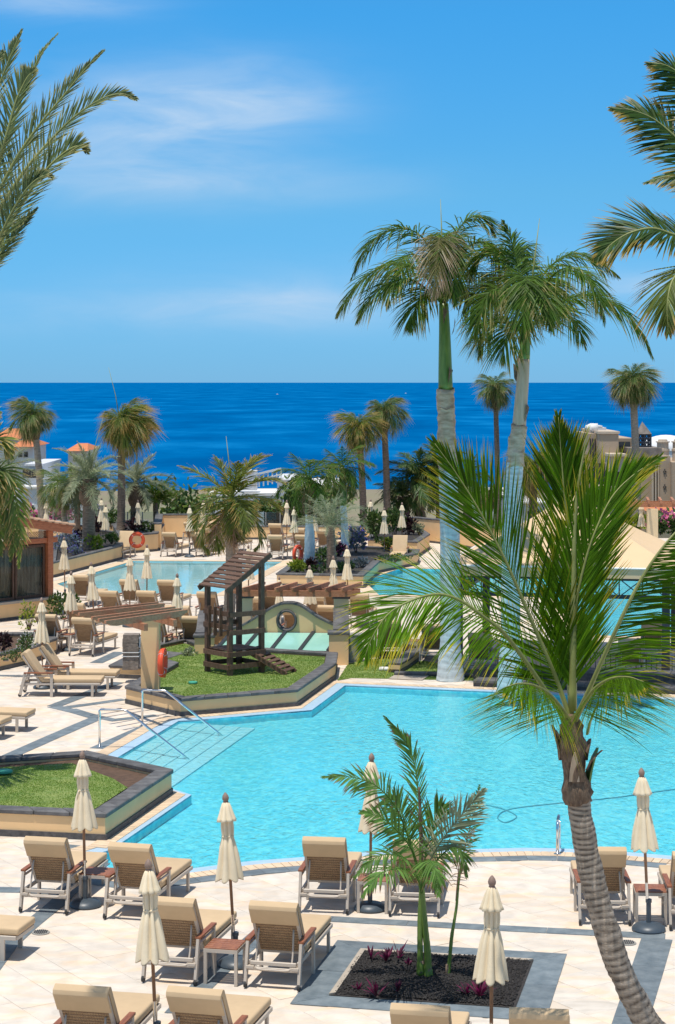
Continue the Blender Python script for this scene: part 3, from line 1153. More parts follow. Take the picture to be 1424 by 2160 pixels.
# side pillars with curved sloping caps
for x0, x1, hh, nm in ((412, 452, .74, 0), (694, 735, .82, 1)):
    for part in range(1):
        b = MB()
        xa, xb = sx(x0), sx(x1)
        b.box(((xa + xb) / 2, -.12, hh / 2), (xb - xa, .42, hh))
        b.build('pillar', M['stucco'], sk)
        b = MB()
        b.box(((xa + xb) / 2, -.12, hh + .04), (xb - xa + .08, .5, .08))
        b.build('pillar_cap', M['capstone'], sk, bevel=.015)
        b = MB()
        sp = spline([(0, -.0, hh + .08), (0, .45, hh + .13), (0, .95, hh + .36), (0, 1.45, hh + .46), (0, 1.7, hh + .47)], 12)
        sp = [p for p in sp]
        xm = (xa + xb) / 2 + (.06 if nm else -.05)
        for i in range(len(sp) - 1):
            p, q = sp[i], sp[i + 1]
            a = .17
            lo = [Vector((xm - a, p.y, 0)), Vector((xm + a, p.y, 0)), Vector((xm + a, q.y, 0)), Vector((xm - a, q.y, 0))]
            hi = [Vector((xm - a, p.y, p.z - .04)), Vector((xm + a, p.y, p.z - .04)), Vector((xm + a, q.y, q.z - .04)), Vector((xm - a, q.y, q.z - .04))]
            b.hexa(lo + hi)
        b.build('side_wall', M['stucco2'], sk)
        b = MB()
        for i in range(len(sp) - 1):
            p, q = sp[i], sp[i + 1]
            a = .21
            b.hexa([Vector((xm + s_ * a, r.y, r.z - .04)) for s_, r in ((-1, p), (1, p), (1, q), (-1, q))] + [Vector((xm + s_ * a, r.y, r.z + .03)) for s_, r in ((-1, p), (1, p), (1, q), (-1, q))])
        b.build('sloping_cap', M['capstone'], sk)
# grey cabinet
rt = thing('grey_cabinet', 'plain grey metal cabinet standing against the skylight wall', 'cabinet', loc=G(750, 1397))
b = MB(); b.box((0, .2, .36), (.36, .40, .70)); b.build('housing', M['boxmetal'], rt, bevel=.012)
b = MB(); b.box((.0, -.006, .37), (.30, .014, .58)); b.build('door', M['boxmetal'], rt)
b = MB(); b.box((0, .2, .735), (.40, .44, .04)); b.build('lid', M['boxmetal'], rt, bevel=.008)

# ---- wooden play hut
hutO = G(485, 1427, fzb)
hut = thing('play_hut', 'dark brown wooden play tower with slatted sloping roof and climbing ramp', 'play hut', loc=hutO)
L_ = Vector((-.60, .72, 0)); Rr = Vector((.76, .60, 0)); Bk = L_ + Rr
HD = .58
legs = {'c': (Vector((0, 0, 0)), 2.22), 'l': (L_, 2.22), 'r': (Rr, 2.78), 'b': (Bk, 2.78)}
for k, (p, h_) in legs.items():
    b = MB(); b.box((0, 0, h_ / 2), (.115, .115, h_), (0, 0, R(35)))
    b.build('post', M['darkwood'], hut, loc=p)
def rail(a, c, z, hgt=.12, th=.035, out=.075, name='rail'):
    d = (c - a).normalized(); n_ = Vector((d.y, -d.x, 0))
    b = MB(); b.bar(a + n_ * out - d * .06 + Vector((0, 0, z)), c + n_ * out + d * .06 + Vector((0, 0, z)), th, hgt)
    b.build(name, M['darkwood'], hut)
z0 = Vector((0, 0, 0))
for z in (.22, HD - .04, 1.22, 1.55):
    rail(L_, z0, z)
for z in (.24, HD - .04, 1.08, 1.53):
    rail(z0, Rr, z)
for z in (.22, HD - .04):
    rail(Rr, Bk, z); rail(Bk, L_, z)
rail(Bk, L_, 1.2)
for k in range(3):
    p = L_.lerp(z0, .26 + .25 * k); d = (z0 - L_).normalized(); n_ = Vector((d.y, -d.x, 0))
    b = MB(); b.bar(p + n_ * .115 + Vector((0, 0, .98)), p + n_ * .115 + Vector((0, 0, 1.70)), .10, .03, up=d)
    b.build('plank', M['darkwood'], hut, bevel=.006)
for k in range(8):
    u0, u1 = (k + .06) / 8, (k + .94) / 8
    b = MB()
    ps = [Rr * u0, Rr * u1, Rr * u1 + L_, Rr * u0 + L_]
    b.hexa([p + Vector((0, 0, HD + .03)) for p in ps] + [p + Vector((0, 0, HD + .06)) for p in ps])
    b.build('floor_board', M['darkwood'], hut)
# roof slats run along L, climbing along R
e_l = L_.normalized() * .14; e_r = Rr.normalized()
for k in range(9):
    u0, u1 = -.18 + k * .151, -.18 + k * .151 + .139
    zz = lambda u: 2.30 + .60 * u
    b = MB()
    ps = [(Rr * u0 - e_l, zz(u0)), (Rr * u1 - e_l, zz(u1) - .035), (Rr * u1 + L_ + e_l, zz(u1) - .035), (Rr * u0 + L_ + e_l, zz(u0))]
    b.hexa([p + Vector((0, 0, z)) for p, z in ps] + [p + Vector((0, 0, z + .032)) for p, z in ps])
    b.build('roof_slat', M['darkwood'], hut)
for base in (z0 - e_l * .8, L_ + e_l * .8):
    b = MB(); b.bar(base - Rr * .2 + Vector((0, 0, 2.12)), base + Rr * 1.22 + Vector((0, 0, 2.97)), .04, .13)
    b.build('roof_beam', M['darkwood'], hut)
# ramp
r0 = (Rr + Bk) / 2 * 1.0 + Vector((.05, -.25, HD)); r1 = r0 + Vector((1.0, -.35, -HD + .03))
side = Vector((.25, .55, 0)).normalized() * .27
for s_ in (-1, 1):
    b = MB(); b.bar(r0 + side * s_, r1 + side * s_, .04, .11); b.build('ramp_side', M['darkwood'], hut)
for k in range(8):
    p = r0.lerp(r1, (k + .5) / 8) + Vector((0, 0, .06))
    b = MB(); b.bar(p - side * 1.15, p + side * 1.15, .075, .03, up=(1, -.35, 1.5)); b.build('ramp_rung', M['darkwood'], hut)

# ---- pergolas
def carved(b, a, c, wd, hg):
    """rafter with a curved, notched tip at each end"""
    a, c = Vector(a), Vector(c)
    t = (c - a).normalized(); ln = (c - a).length
    x = Vector((t.y, -t.x, 0)).normalized()
    pf = [(0, hg), (0, hg * .55), (.08, hg * .45), (.16, hg * .12), (.30, 0), (ln - .30, 0), (ln - .16, hg * .12), (ln - .08, hg * .45), (ln, hg * .55), (ln, hg)]
    n = len(pf)
    vs = [a + t * u + Vector((0, 0, v)) - x * wd / 2 for u, v in pf] + [a + t * u + Vector((0, 0, v)) + x * wd / 2 for u, v in pf]
    b.add(vs, [tuple(range(n)), tuple(range(2 * n - 1, n - 1, -1))] + [(i, n + i, n + (i + 1) % n, (i + 1) % n) for i in range(n)])
pg = thing('timber_pergola', 'brown pergola with carved rafters cantilevered from one beige post', 'pergola', loc=G(318, 1486))
b = MB(); b.box((0, .0, 1.02), (.42, .42, 2.04)); b.build('post', M['stucco'], pg)
b = MB(); b.box((0, .0, 2.07), (.50, .50, .055)); b.build('post_cap', M['capstone'], pg)
pO = G(318, 1486)
ra0, ra1 = G(222, 1318, 2.36) - pO, G(394, 1294, 2.36) - pO
stp = (G(153, 1297, 2.36) - G(222, 1318, 2.36)) / 5
for k in (0, 1, 2, 4, 5):
    b = MB(); carved(b, ra0 + stp * k - Vector((0, 0, .05)), ra1 + stp * k * .85 - Vector((0, 0, .05)), .06, .14); b.build('rafter', M['pergwood'], pg)
mid0, mid1 = ra0.lerp(ra1, .42), ra0.lerp(ra1, .78)
for q in (mid0, mid1):
    b = MB(); b.bar(q - stp * .8 + Vector((0, 0, -.13)), q + stp * 5.6 + Vector((0, 0, -.13)), .09, .15); b.build('beam', M['pergwood'], pg)
pg2 = thing('timber_pergola', 'long low brown pergola with seven rafters on two beige piers behind the skylight wall', 'pergola', loc=G(630, 1378))
o2 = G(630, 1378); k2 = o2.y / F
for x in (517, 720):
    b = MB(); b.box(((x - 630) * k2, -(x - 630) * .0006, .78), (.42, .42, 1.56)); b.build('pier', M['stucco2'], pg2)
    b = MB(); b.box(((x - 630) * k2, -(x - 630) * .0006, 1.585), (.5, .5, .05)); b.build('pier_cap', M['capstone'], pg2)
for yy in (-.28, .30):
    b = MB(); carved(b, ((492 - 630) * k2, yy + .08, 1.62), ((760 - 630) * k2, yy - .1, 1.62), .07, .17); b.build('beam', M['pergwood'], pg2)
for k in range(7):
    x = (524 + 34.5 * k - 630) * k2
    b = MB(); carved(b, (x - .14, -.75, 1.76), (x + .42, .95, 1.76), .06, .15); b.build('rafter', M['pergwood'], pg2)

# rough stone pillar with straps on a low beige plinth block
pb = planter(GL([(232, 1430), (300, 1433), (385, 1404), (300, 1394)]), .34, 'low beige plinth block with grey cap stones under the rough stone pillar', fill='capstone', fill_z=.335, cap_w=.3)
rp = G(277, 1411, .34)
rt = thing('stone_pillar', 'rough square grey brown stone pillar tied with white straps', 'pillar', loc=rp)
b = MB()
for k in range(9):
    s_ = .40 + random.uniform(-.012, .012)
    b.box((random.uniform(-.01, .01), 0, .05 + k * .098), (s_, s_, .098), (0, 0, random.uniform(-.02, .02)))
b.build('shaft', M['pillarstone'], rt)
for z in (.34, .44):
    b = MB(); b.box((0, 0, z), (.435, .435, .018)); b.build('strap', M['white'], rt)
b = MB(); b.box((.22, -.05, .68), (.02, .22, .25)); b.build('panel', M['greywall'], rt)

# ---- left timber pavilion
u = Vector((.64, .77, 0)).normalized(); nf = Vector((u.y, -u.x, 0))
pvO = G(117, 1297)
pv = thing('garden_pavilion', 'red brown timber pavilion with curtained glass doors and clay tile roof edge', 'pavilion', loc=pvO)
def PV(a, n_, z):
    return u * (-a) + nf * n_ + Vector((0, 0, z))
def pvbox(a0, a1, n0, n1, z0_, z1_, name, mt, parent=pv, **kw):
    b = MB()
    lo = [PV(a0, n0, z0_), PV(a0, n1, z0_), PV(a1, n1, z0_), PV(a1, n0, z0_)]
    hi = [p + Vector((0, 0, z1_ - z0_)) for p in lo]
    b.hexa(lo + hi)
    return b.build(name, mt, parent, **kw)
pvbox(-.15, 9, -4, 0, 0, .52, 'base_wall', M['stucco'])
pvbox(-.16, 9, -.05, .02, .004, .10, 'plinth', M['plinth'])
pvbox(-.20, 9, -4, .06, .522, .60, 'sill', M['concrete'])
pvbox(.02, .24, -.30, -.08, .60, 2.75, 'post', M['fascia'])
pvbox(2.9, 3.1, -.30, -.08, .60, 2.75, 'post', M['fascia'])
pvbox(-.2, 9, -.26, -.12, 2.36, 2.52, 'beam', M['fascia'])
pvbox(.0, 9, -3.9, -3.8, .62, 2.7, 'back_wall', M['fascia'])
for a0, a1 in ((.30, 1.55), (1.60, 2.85), (3.12, 4.4)):
    fr_ = MB()
    for (s0, s1, z0_, z1_) in ((a0, a1, .62, .70), (a0, a1, 2.24, 2.32), (a0, a0 + .07, .70, 2.24), (a1 - .07, a1, .70, 2.24)):
        lo = [PV(s0, -.24, z0_), PV(s0, -.18, z0_), PV(s1, -.18, z0_), PV(s1, -.24, z0_)]
        fr_.hexa(lo + [p + Vector((0, 0, z1_ - z0_)) for p in lo])
    dr = fr_.build('glass_door', M['darkwood'], pv)
    pvbox(a0 + .072, a1 - .072, -.215, -.205, .702, 2.238, 'pane', M['doorglass'], dr)
    b = MB()
    nn = 40
    top = [PV(a0 + (a1 - a0) * i / nn, -.34 + .03 * math.sin(i * 1.9), 2.3) for i in range(nn + 1)]
    bot = [PV(a0 + (a1 - a0) * i / nn, -.34 + .035 * math.sin(i * 1.9 + .4), .63) for i in range(nn + 1)]
    b.add(top + bot, [(i, i + 1, nn + 2 + i, nn + 1 + i) for i in range(nn)])
    b.build('curtain', M['curtain'], pv, smooth='all')
pvbox(.02, 4.4, -.42, -.40, .6, 2.4, 'inner_screen', M['darkwood'])
b = MB()
for k in range(-30, 90):
    for sg in (1, -1):
        a = k * .075
        p, q = PV(a, -.2 + .012 * sg, 2.53), PV(a + sg * .22, -.2 + .012 * sg, 2.75)
        if -.1 < a < 5 and -.1 < a + sg * .22 < 5:
            b.bar(p, q, .012, .014)
stuff(b.build('lattice', M['lattice'], pv))
slope = .17
def roofp(a, n_, dz):
    return PV(a, n_, 2.86 + slope * (a + .4) + dz)
b = MB()
lo = [roofp(-.55, .25, 0), roofp(9, .25, 0), roofp(9, -4.2, 0), roofp(-.55, -4.2, 0)]
b.hexa(lo + [p + Vector((0, 0, .05)) for p in lo])
b.build('roof', M['fascia'], pv)
b = MB()
lo = [roofp(-.5, .26, -.22), roofp(9, .26, -.22), roofp(9, .20, -.22), roofp(-.5, .20, -.22)]
b.hexa(lo + [p + Vector((0, 0, .215)) for p in lo])
b.build('fascia', M['fascia'], pv)
for k in range(14):
    a = -.62 + k * .30
    b = MB()
    pr = []
    for s_ in (0, 1):
        for i in range(7):
            t_ = math.pi * i / 6
            pr.append(roofp(a + .30 * s_, .22 + .085 * math.cos(t_), .055 + .075 * math.sin(t_) + .02 * (1 - s_)))
    b.add(pr, [(i, i + 1, 8 + i, 7 + i) for i in range(6)] + [tuple(range(7)), tuple(range(13, 6, -1))])
    b.build('roof_tile', M['rooftile'], pv)
b = MB()
for r_ in range(12):
    for k in range(20):
        a, n_ = -.5 + k * .3, -.05 - r_ * .2
        pr = []
        for s_ in (0, 1):
            for i in range(5):
                t_ = math.pi * i / 4
                pr.append(roofp(a + .31 * s_, n_ + .085 * math.cos(t_), .055 + .06 * math.sin(t_) + .02 * (1 - s_)))
        b.add(pr, [(i, i + 1, 6 + i, 5 + i) for i in range(4)])
stuff(b.build('roof_tiling', M['rooftile'], pv))
def lamp_slot(loc, rz, label, parent_h):
    rt = thing('wall_light', label, 'wall light', loc=loc, rz=rz)
    b = MB(); b.box((0, 0, 0), (.20, .03, .085)); b.build('bezel', M['concrete'], rt)
    b = MB(); b.box((0, -.012, 0), (.15, .02, .045)); b.build('slot', M['iron'], rt)
ang = math.atan2(u.y, u.x)
lamp_slot(pvO + PV(1.2, .012, .27), ang, 'slim recessed light in the beige base of the timber pavilion', 0)

# planters on the left
planter(GL([(-30, 1422), (62, 1401), (118, 1380), (122, 1366), (-30, 1368)]), .46, 'beige planter of low shrubs beside the two loungers seen from the side', cap_len=.7)
lamp_slot(G(11, 1413) + Vector((0, -.012, .27)), R(28), 'slim recessed light in the planter wall beside the profile loungers', 0)
pL = GL([(112, 1219), (257, 1180), (262, 1150), (200, 1143), (112, 1160)])
planter(pL, .62, 'long beige planter of purple flowers beside the far pool', cap_len=.8, fill='lava')
pL2 = GL([(252, 1170), (332, 1163), (346, 1142), (280, 1134), (236, 1140)])
planter(pL2, .85, 'beige corner planter carrying the orange life ring by the far loungers', cap_len=.8, fill='lava')
pC = GL([(584, 1237), (766, 1241), (800, 1209), (880, 1192), (884, 1183), (800, 1177), (690, 1172), (640, 1195)])
planter(pC, .50, 'large beige planter of palms and shrubs between the two far pools', cap_len=.8, fill='lava')
pR = GL([(776, 1170), (880, 1176), (906, 1158), (880, 1140), (790, 1142)])
planter(pR, .70, 'beige planter with a dark red bush near the far wall', cap_len=.8, fill='lava')
# end walls of the terrace
low_wall(GL([(-60, 1137), (100, 1137), (336, 1138)]), .68, .3, 'beige parapet behind the palms at the left end of the terrace', 'parapet_wall')
low_wall(GL([(333, 1160), (336, 1137), (470, 1137)]), 1.22, .3, 'tall beige parapet behind the far left loungers', 'parapet_wall')
low_wall(GL([(470, 1137.5), (712, 1138), (800, 1139)]), .66, .3, 'low beige parapet under the glass balustrade behind the far loungers', 'parapet_wall')
low_wall(GL([(800, 1140), (880, 1141), (960, 1150), (1100, 1175)]), 1.15, .3, 'tall beige parapet behind the blue white royal palm', 'parapet_wall')
def balustrade(x0, x1, y, z0_, h_, n, label):
    a, c = G(x0, y), G(x1, y)
    rt = thing('glass_balustrade', label, 'balustrade', loc=(a.x, a.y, z0_))
    for k in range(n):
        p, q = (c - a) * ((k + .02) / n), (c - a) * ((k + .98) / n)
        b = MB(); b.bar(p + Vector((0, 0, h_ / 2)), q + Vector((0, 0, h_ / 2)), .02, h_); b.build('glass_panel', M['paneglass'], rt)
    for k in range(n + 1):
        p = (c - a) * (k / n)
        b = MB(); b.box((p.x, p.y, h_ / 2), (.05, .05, h_)); b.build('post', M['boxmetal'], rt)
balustrade(470, 712, 1136, .66, .62, 8, 'clear glass balustrade on the parapet behind the far loungers')
balustrade(112, 332, 1136, .68, .62, 7, 'clear glass balustrade behind the palms by the timber pavilion')

# ---- tent pavilion
tO = Vector((3.2, 52.0, 0)); e1 = Vector((.978, -.208, 0)); e2 = Vector((.208, .978, 0)); TS = 5.4
tent = thing('tent_pavilion', 'cream pyramid tent roof on dark steel columns beside the garden pool', 'pavilion', loc=tO)
TC = [Vector((0, 0, 0)), e1 * TS, e1 * TS + e2 * TS, e2 * TS]
apex = (e1 + e2) * TS / 2 + Vector((0, 0, 4.55))
ov = .35
cs = [TC[0] - (e1 + e2) * ov, TC[1] + (e1 - e2) * ov, TC[2] + (e1 + e2) * ov, TC[3] + (e2 - e1) * ov]
for i in range(4):
    b = MB()
    p, q = cs[i] + Vector((0, 0, 2.78)), cs[(i + 1) % 4] + Vector((0, 0, 2.78))
    nn = 10
    vs, fs = [], []
    for r_ in range(nn + 1):
        k = r_ / nn
        for s_ in range(nn + 1):
            a = p.lerp(q, s_ / nn).lerp(apex, k)
            a.z -= .22 * math.sin(math.pi * k) * (.35 + .65 * math.sin(math.pi * s_ / nn))
            vs.append(a)
    for r_ in range(nn):
        for s_ in range(nn):
            o_ = r_ * (nn + 1) + s_
            fs.append((o_, o_ + 1, o_ + nn + 2, o_ + nn + 1))
    b.add(vs, fs)
    b.build('roof_panel', M['tent'], tent, smooth='all')
    b = MB()
    d = (q - p).normalized(); n_ = Vector((d.y, -d.x, 0))
    b.bar(p + Vector((0, 0, -.12)) - n_ * .02, q + Vector((0, 0, -.12)) - n_ * .02, .02, .25)
    b.build('valance', M['tent'], tent)
    b = MB()
    b.tube([p + Vector((0, 0, .02)), q + Vector((0, 0, .02))], .03, 6)
    b.build('edge_tube', M['white'], tent)
for i in range(4):
    p, q = TC[i], TC[(i + 1) % 4]
    b = MB(); b.box((0, 0, 1.27), (.20, .20, 2.54), (0, 0, R(-12))); b.build('column', M['iron'], tent, loc=p)
    for z in (2.03, 2.50):
        b = MB(); b.bar(p + Vector((0, 0, z)), q + Vector((0, 0, z)), .09, .10); b.build('truss_chord', M['iron'], tent)
    nb = 9
    for k in range(nb):
        a, c = p.lerp(q, k / nb), p.lerp(q, (k + 1) / nb)
        b = MB()
        b.bar(a + Vector((0, 0, 2.03)), c + Vector((0, 0, 2.50)), .025, .025)
        b.bar(a + Vector((0, 0, 2.50)), c + Vector((0, 0, 2.03)), .025, .025)
        b.bar(c + Vector((0, 0, 2.05)), c + Vector((0, 0, 2.48)), .03, .03)
        b.build('truss_brace', M['iron'], tent)
# railing
a, c = G(1235, 1427), G(1640, 1447)
rt = thing('iron_railing', 'dark iron railing with upright bars below the tent pavilion', 'railing', loc=a)
d = c - a
nb = int(d.length / .13)
for z in (.06, .62):
    b = MB(); b.bar(Vector((0, 0, z)), d + Vector((0, 0, z)), .03, .035); b.build('rail', M['iron'], rt)
bm_ = MB(); bm_.box((0, 0, .34), (.018, .018, .56)); bme = bm_.mesh('bar', M['iron'])
for k in range(nb + 1):
    obj('bar', bme, rt, loc=d * (k / nb))

# ---- far pergola, right
fp = thing('timber_pergola', 'brown timber pergola on cream piers in front of the taupe hotel', 'pergola', loc=W(1376, 1130, 88))
o_ = W(1376, 1130, 88); kk = 88 / F
for x in (1376, 1455):
    b = MB(); b.box(((x - 1376) * kk, 0, .55), (.45, .45, 1.3)); b.build('pier', M['stucco2'], fp)
for yy in (0, 1.2):
    b = MB(); b.bar(((1325 - 1376) * kk, yy, 1.38), ((1470 - 1376) * kk, yy, 1.38), .12, .2); b.build('beam', M['pergwood'], fp)
for k in range(6):
    x = (1338 + 26 * k - 1376) * kk
    b = MB(); b.bar((x, -.6, 1.55), (x + .3, 1.8, 1.55), .1, .16); b.build('rafter', M['pergwood'], fp)
# ================================================================== FURNITURE
def rbox(b, c, d, rot=None):
    b.box(c, d, rot)
def make_lounger(name='sun_lounger', flap=.235):
    root = thing(name, 'x', 'sun lounger')
    for s_ in (-1, 1):
        b = MB(); b.bar((s_ * .345, 0, .05), (s_ * .345, .12, .555), .036, .07, up=(0, 1, 0)); b.build('leg', M['metal'], root)
        b = MB(); b.lathe([(-.016, .0), (-.016, .045), (.016, .045), (.016, 0)], 14)
        b.v = [(z, x, y) for x, y, z in b.v]
        b.build('wheel', M['rubber'], root, loc=(s_ * .345, -.005, .047))
        b = MB(); b.box((s_ * .345, .44, .575), (.075, .70, .032)); b.build('armrest', M['armwood'], root, bevel=.008)
        b = MB(); b.box((s_ * .345, .76, .28), (.036, .07, .56)); b.build('leg', M['metal'], root)
        b = MB(); b.box((s_ * .315, 1.74, .145), (.036, .06, .29)); b.build('leg', M['metal'], root)
    b = MB()
    for s_ in (-1, 1):
        b.box((s_ * .315, 1.0, .305), (.035, 1.86, .055))
        b.box((s_ * .345, .42, .50), (.03, .62, .03))
    b.box((0, 1.93, .304), (.595, .035, .054)); b.box((0, .055, .304), (.595, .035, .05))
    b.box((0, .045, .235), (.66, .035, .045))
    b.build('frame', M['metal'], root, bevel=.006, segs=1)
    b = MB(); b.box((0, 1.22, .322), (.59, 1.38, .02)); b.build('seat_weave', M['wicker'], root)
    b = MB()
    nx_, ny_ = 6, 14
    b.box((0, 1.23, .385), (.62, 1.46, .095)); b.build('seat_cushion', M['cushion'], root, bevel=.03, segs=3, smooth=True)
    # backrest
    hb, tb = Vector((0, .50, .345)), Vector((0, .07, 1.0))
    d = (tb - hb); ln = d.length; d.normalize(); nrm_ = Vector((0, -d.z, d.y)); nrm_ = nrm_ if nrm_.y < 0 else -nrm_
    tilt = math.atan2(d.y, d.z)
    mtx = lambda v: hb + Vector((v[0], 0, 0)) + d * v[2] + nrm_ * -v[1]
    def bk(c, s, **k):
        q = MB(); q.box(c, s); q.v = [tuple(mtx(p)) for p in q.v]; return q
    b = MB()
    for c, s in (((-.285, -.02, ln / 2), (.035, .04, ln)), ((.285, -.02, ln / 2), (.035, .04, ln)), ((0, -.02, ln - .02), (.535, .036, .04)), ((0, -.02, .02), (.535, .036, .04))):
        q = MB(); q.box(c, s); b.add([tuple(mtx(p)) for p in q.v], q.f)
    b.build('back_frame', M['metal'], root)
    bk((0, -.025, ln / 2), (.535, .018, ln - .08)).build('back_weave', M['wicker'], root)
    # cushion wrapped over the top with a flap behind
    q = MB()
    pf = [(.012, .03), (.012, ln + .005), (-.042, ln + .005), (-.044, ln - flap), (-.060, ln - flap), (-.064, ln + .02), (-.03, ln + .055), (.06, ln + .05), (.10, ln + .0), (.105, .03)]
    vs = []
    xs = (-.31, -.305, .305, .31)
    ks = (.88, 1, 1, .88)
    n_ = len(pf)
    for x, k in zip(xs, ks):
        for y, z in pf:
            vs.append(mtx((x, y * k + .0, z)))
    fs = [(i * n_ + j, i * n_ + (j + 1) % n_, (i + 1) * n_ + (j + 1) % n_, (i + 1) * n_ + j) for i in range(3) for j in range(n_)]
    fs += [tuple(range(n_ - 1, -1, -1)), tuple(3 * n_ + i for i in range(n_))]
    q.add(vs, fs)
    q.build('back_cushion', M['cushion'], root, bevel=.012, segs=2, smooth=True)
    b = MB()
    pa = mtx((0, -.05, .46))
    b.tube(spline([(-.225, pa.y, pa.z), (-.235, .12, .40), (-.225, .045, .262), (-.17, .02, .236), (0, .015, .236), (.17, .02, .236), (.225, .045, .262), (.235, .12, .40), (.225, pa.y, pa.z)], 28), .0125, 6)
    b.build('prop_bar', M['metal'], root, smooth='all')
    b = MB(); b.box((.29, .06, .26), (.10, .14, .03)); b.box((-.29, .06, .26), (.10, .14, .03)); b.build('bracket', M['metal'], root)
    return root
lounger0 = make_lounger()
lounger1 = make_lounger(flap=.11)
used_l = [False, False]
def lounger(loc, deg, label, group):
    """deg: heading of the foot end, 0 = away from the camera, positive = to the right"""
    k = 0 if group == NG else 1
    src = (lounger0, lounger1)[k]
    if not used_l[k]:
        o = src; used_l[k] = True
    else:
        o = dup(src)
    o.location = (loc[0], loc[1], 0.012)
    o.rotation_euler = (0, 0, -R(deg + LJ.uniform(-2.2, 2.2)))
    o['label'] = label
    o['group'] = group
    return o
LJ = random.Random(21)
def by_top(x, y, deg, label, group):
    p = G(x, y, 1.02)
    a = R(deg)
    lounger((p.x - .09 * math.sin(a), p.y - .09 * math.cos(a)), deg, label, group)
NG = 'sun loungers round the main pool'
by_top(97, 1775, 13, 'beige lounger at the pool edge just left of the umbrella by the grass planter', NG)
by_top(274.5, 1788, 13, 'beige lounger at the pool edge just right of the umbrella by the grass planter', NG)
by_top(362, 1903, 13, 'beige lounger partly hidden by a closed umbrella, left of the small slatted table', NG)
by_top(578, 1913, 13, 'beige lounger beside the corner of the slate bordered palm bed', NG)
by_top(174, 2091, 13, 'beige lounger cut by the bottom of the picture, left of the leaning umbrella pole', NG)
by_top(412, 2096, 13, 'beige lounger cut by the bottom of the picture, right of the leaning umbrella pole', NG)
by_top(886, 2132, 9, 'lounger whose cushion top just shows below the palm bed', NG)
by_top(1137, 2140, 7, 'lounger whose cushion top just shows below the slate corner of the palm bed', NG)
by_top(684, 1775, 8, 'beige lounger at the pool edge left of the young palm clump', NG)
by_top(875, 1781, 8, 'beige lounger mostly hidden behind the young palm clump', NG)
by_top(1275, 1796, 4, 'beige lounger behind the leaning coconut trunk', NG)
by_top(1466, 1806, 4, 'lounger at the right edge, only its left armrest showing', NG)
def by_foot(x, y, deg, label, group):
    """pixel of the middle of the foot legs on the ground"""
    p = G(x, y); a = R(deg)
    lounger((p.x - 1.74 * math.sin(a), p.y - 1.74 * math.cos(a)), deg, label, group)
by_foot(25, 2014, 102, 'lounger at the left edge with only its foot end in view', NG)
by_foot(44, 1541, 102, 'farther of two lounger foot ends at the left edge beside the slate zigzag', NG)
by_foot(-4, 1556, 102, 'nearer of two lounger foot ends at the left edge beside the slate zigzag', NG)
by_foot(198, 1467, 92, 'lounger seen from the side with raised back, nearer of the pair by the left planter', NG)
by_foot(231, 1452, 94, 'lounger seen from the side with raised back, farther of the pair by the left planter', NG)
MG = 'sun loungers between the two pools'
for x, y, dg, lb in [
    (168.5, 1217, 16, 'lounger with dark back beside the far pool, left of the slim umbrella'),
    (228, 1250, 16, 'lounger behind the carved pergola rafters, left of centre'),
    (271, 1226, 14, 'lounger close to the far pool edge with an umbrella right in front of it'),
    (307.6, 1250, 14, 'lounger behind the right part of the carved pergola'),
    (351, 1227, 12, 'lounger at the far pool edge above the right end of the pergola'),
    (157, 1276, 16, 'lounger whose top is covered by the low closed umbrella skirt'),
    (174, 1307, 16, 'lounger facing the pergola rafters with a slatted table at its left'),
    (97, 1300, 16, 'lounger behind the umbrella that stands by the potted shrubs'),
    (403, 1304, 14, 'lounger just left of the wooden play hut'),
    (378, 1282, 14, 'lounger hidden below the umbrella at the right end of the pergola'),
    (322, 1309, 14, 'lounger seen between the stone pillar and the pergola post'),
    (436, 1252, 12, 'lounger seen left of the play hut railing, near the far pool'),
    (664, 1259, 12, 'lounger under the timber pergola between two umbrellas'),
    (689, 1281, 12, 'lounger directly left of the right pergola pier'),
    (570, 1251, 12, 'lounger under the pergola right of its left pier'),
    (533, 1262, 12, 'lounger half hidden by the left pergola pier'),
    (697, 1249, 12, 'lounger behind the pergola, above the pier'),
    (757, 1256, 10, 'lounger behind the tips of the drooping coconut frond'),
    (619, 1288, 10, 'lounger seen through the round window of the curved wall'),
    (913, 1321, 8, 'lounger with dark back left of the blue white palm trunk'),
    (822, 1313, 8, 'lounger behind the drooping frond, left of the slatted table'),
    (1012, 1340, 8, 'lounger in the shade right of the blue white palm trunk'),
    (1378, 1320, 5, 'lounger under the right column of the tent'),
    (1330, 1352, 5, 'lounger behind the iron railing')]:
    by_top(x, y, dg, lb, MG)
FG = 'sun loungers on the far terrace'
for x, y, dg, lb in [
    (356.5, 1125.5, 18, 'far lounger standing nearest the life ring'),
    (415.5, 1125.5, 18, 'far lounger in the front row left of the short palm crown'),
    (401, 1104, 18, 'far lounger against the tall parapet, leftmost of the back row'),
    (429.5, 1117, 18, 'far lounger in the middle row left of the short palm'),
    (453, 1103, 18, 'far lounger against the parapet just left of the short palm'),
    (488, 1117, 18, 'far lounger hidden behind the short palm with only its foot end showing'),
    (580, 1107, 16, 'far lounger in the back row right of the short palm'),
    (581, 1131, 16, 'far lounger in the front row right of the short palm'),
    (629, 1117, 16, 'far lounger in the back row beside the two thin umbrellas'),
    (637, 1131, 16, 'far lounger in the front row half hidden by the white palm trunk'),
    (682, 1120, 16, 'far lounger right of the white palm trunk')]:
    by_top(x, y, dg, lb, FG)
by_top(268, 1123, 188, 'far lounger turned towards the camera beside the life ring', FG)
by_top(845, 1132, 185, 'far lounger turned towards the camera below the dark red bush', FG)

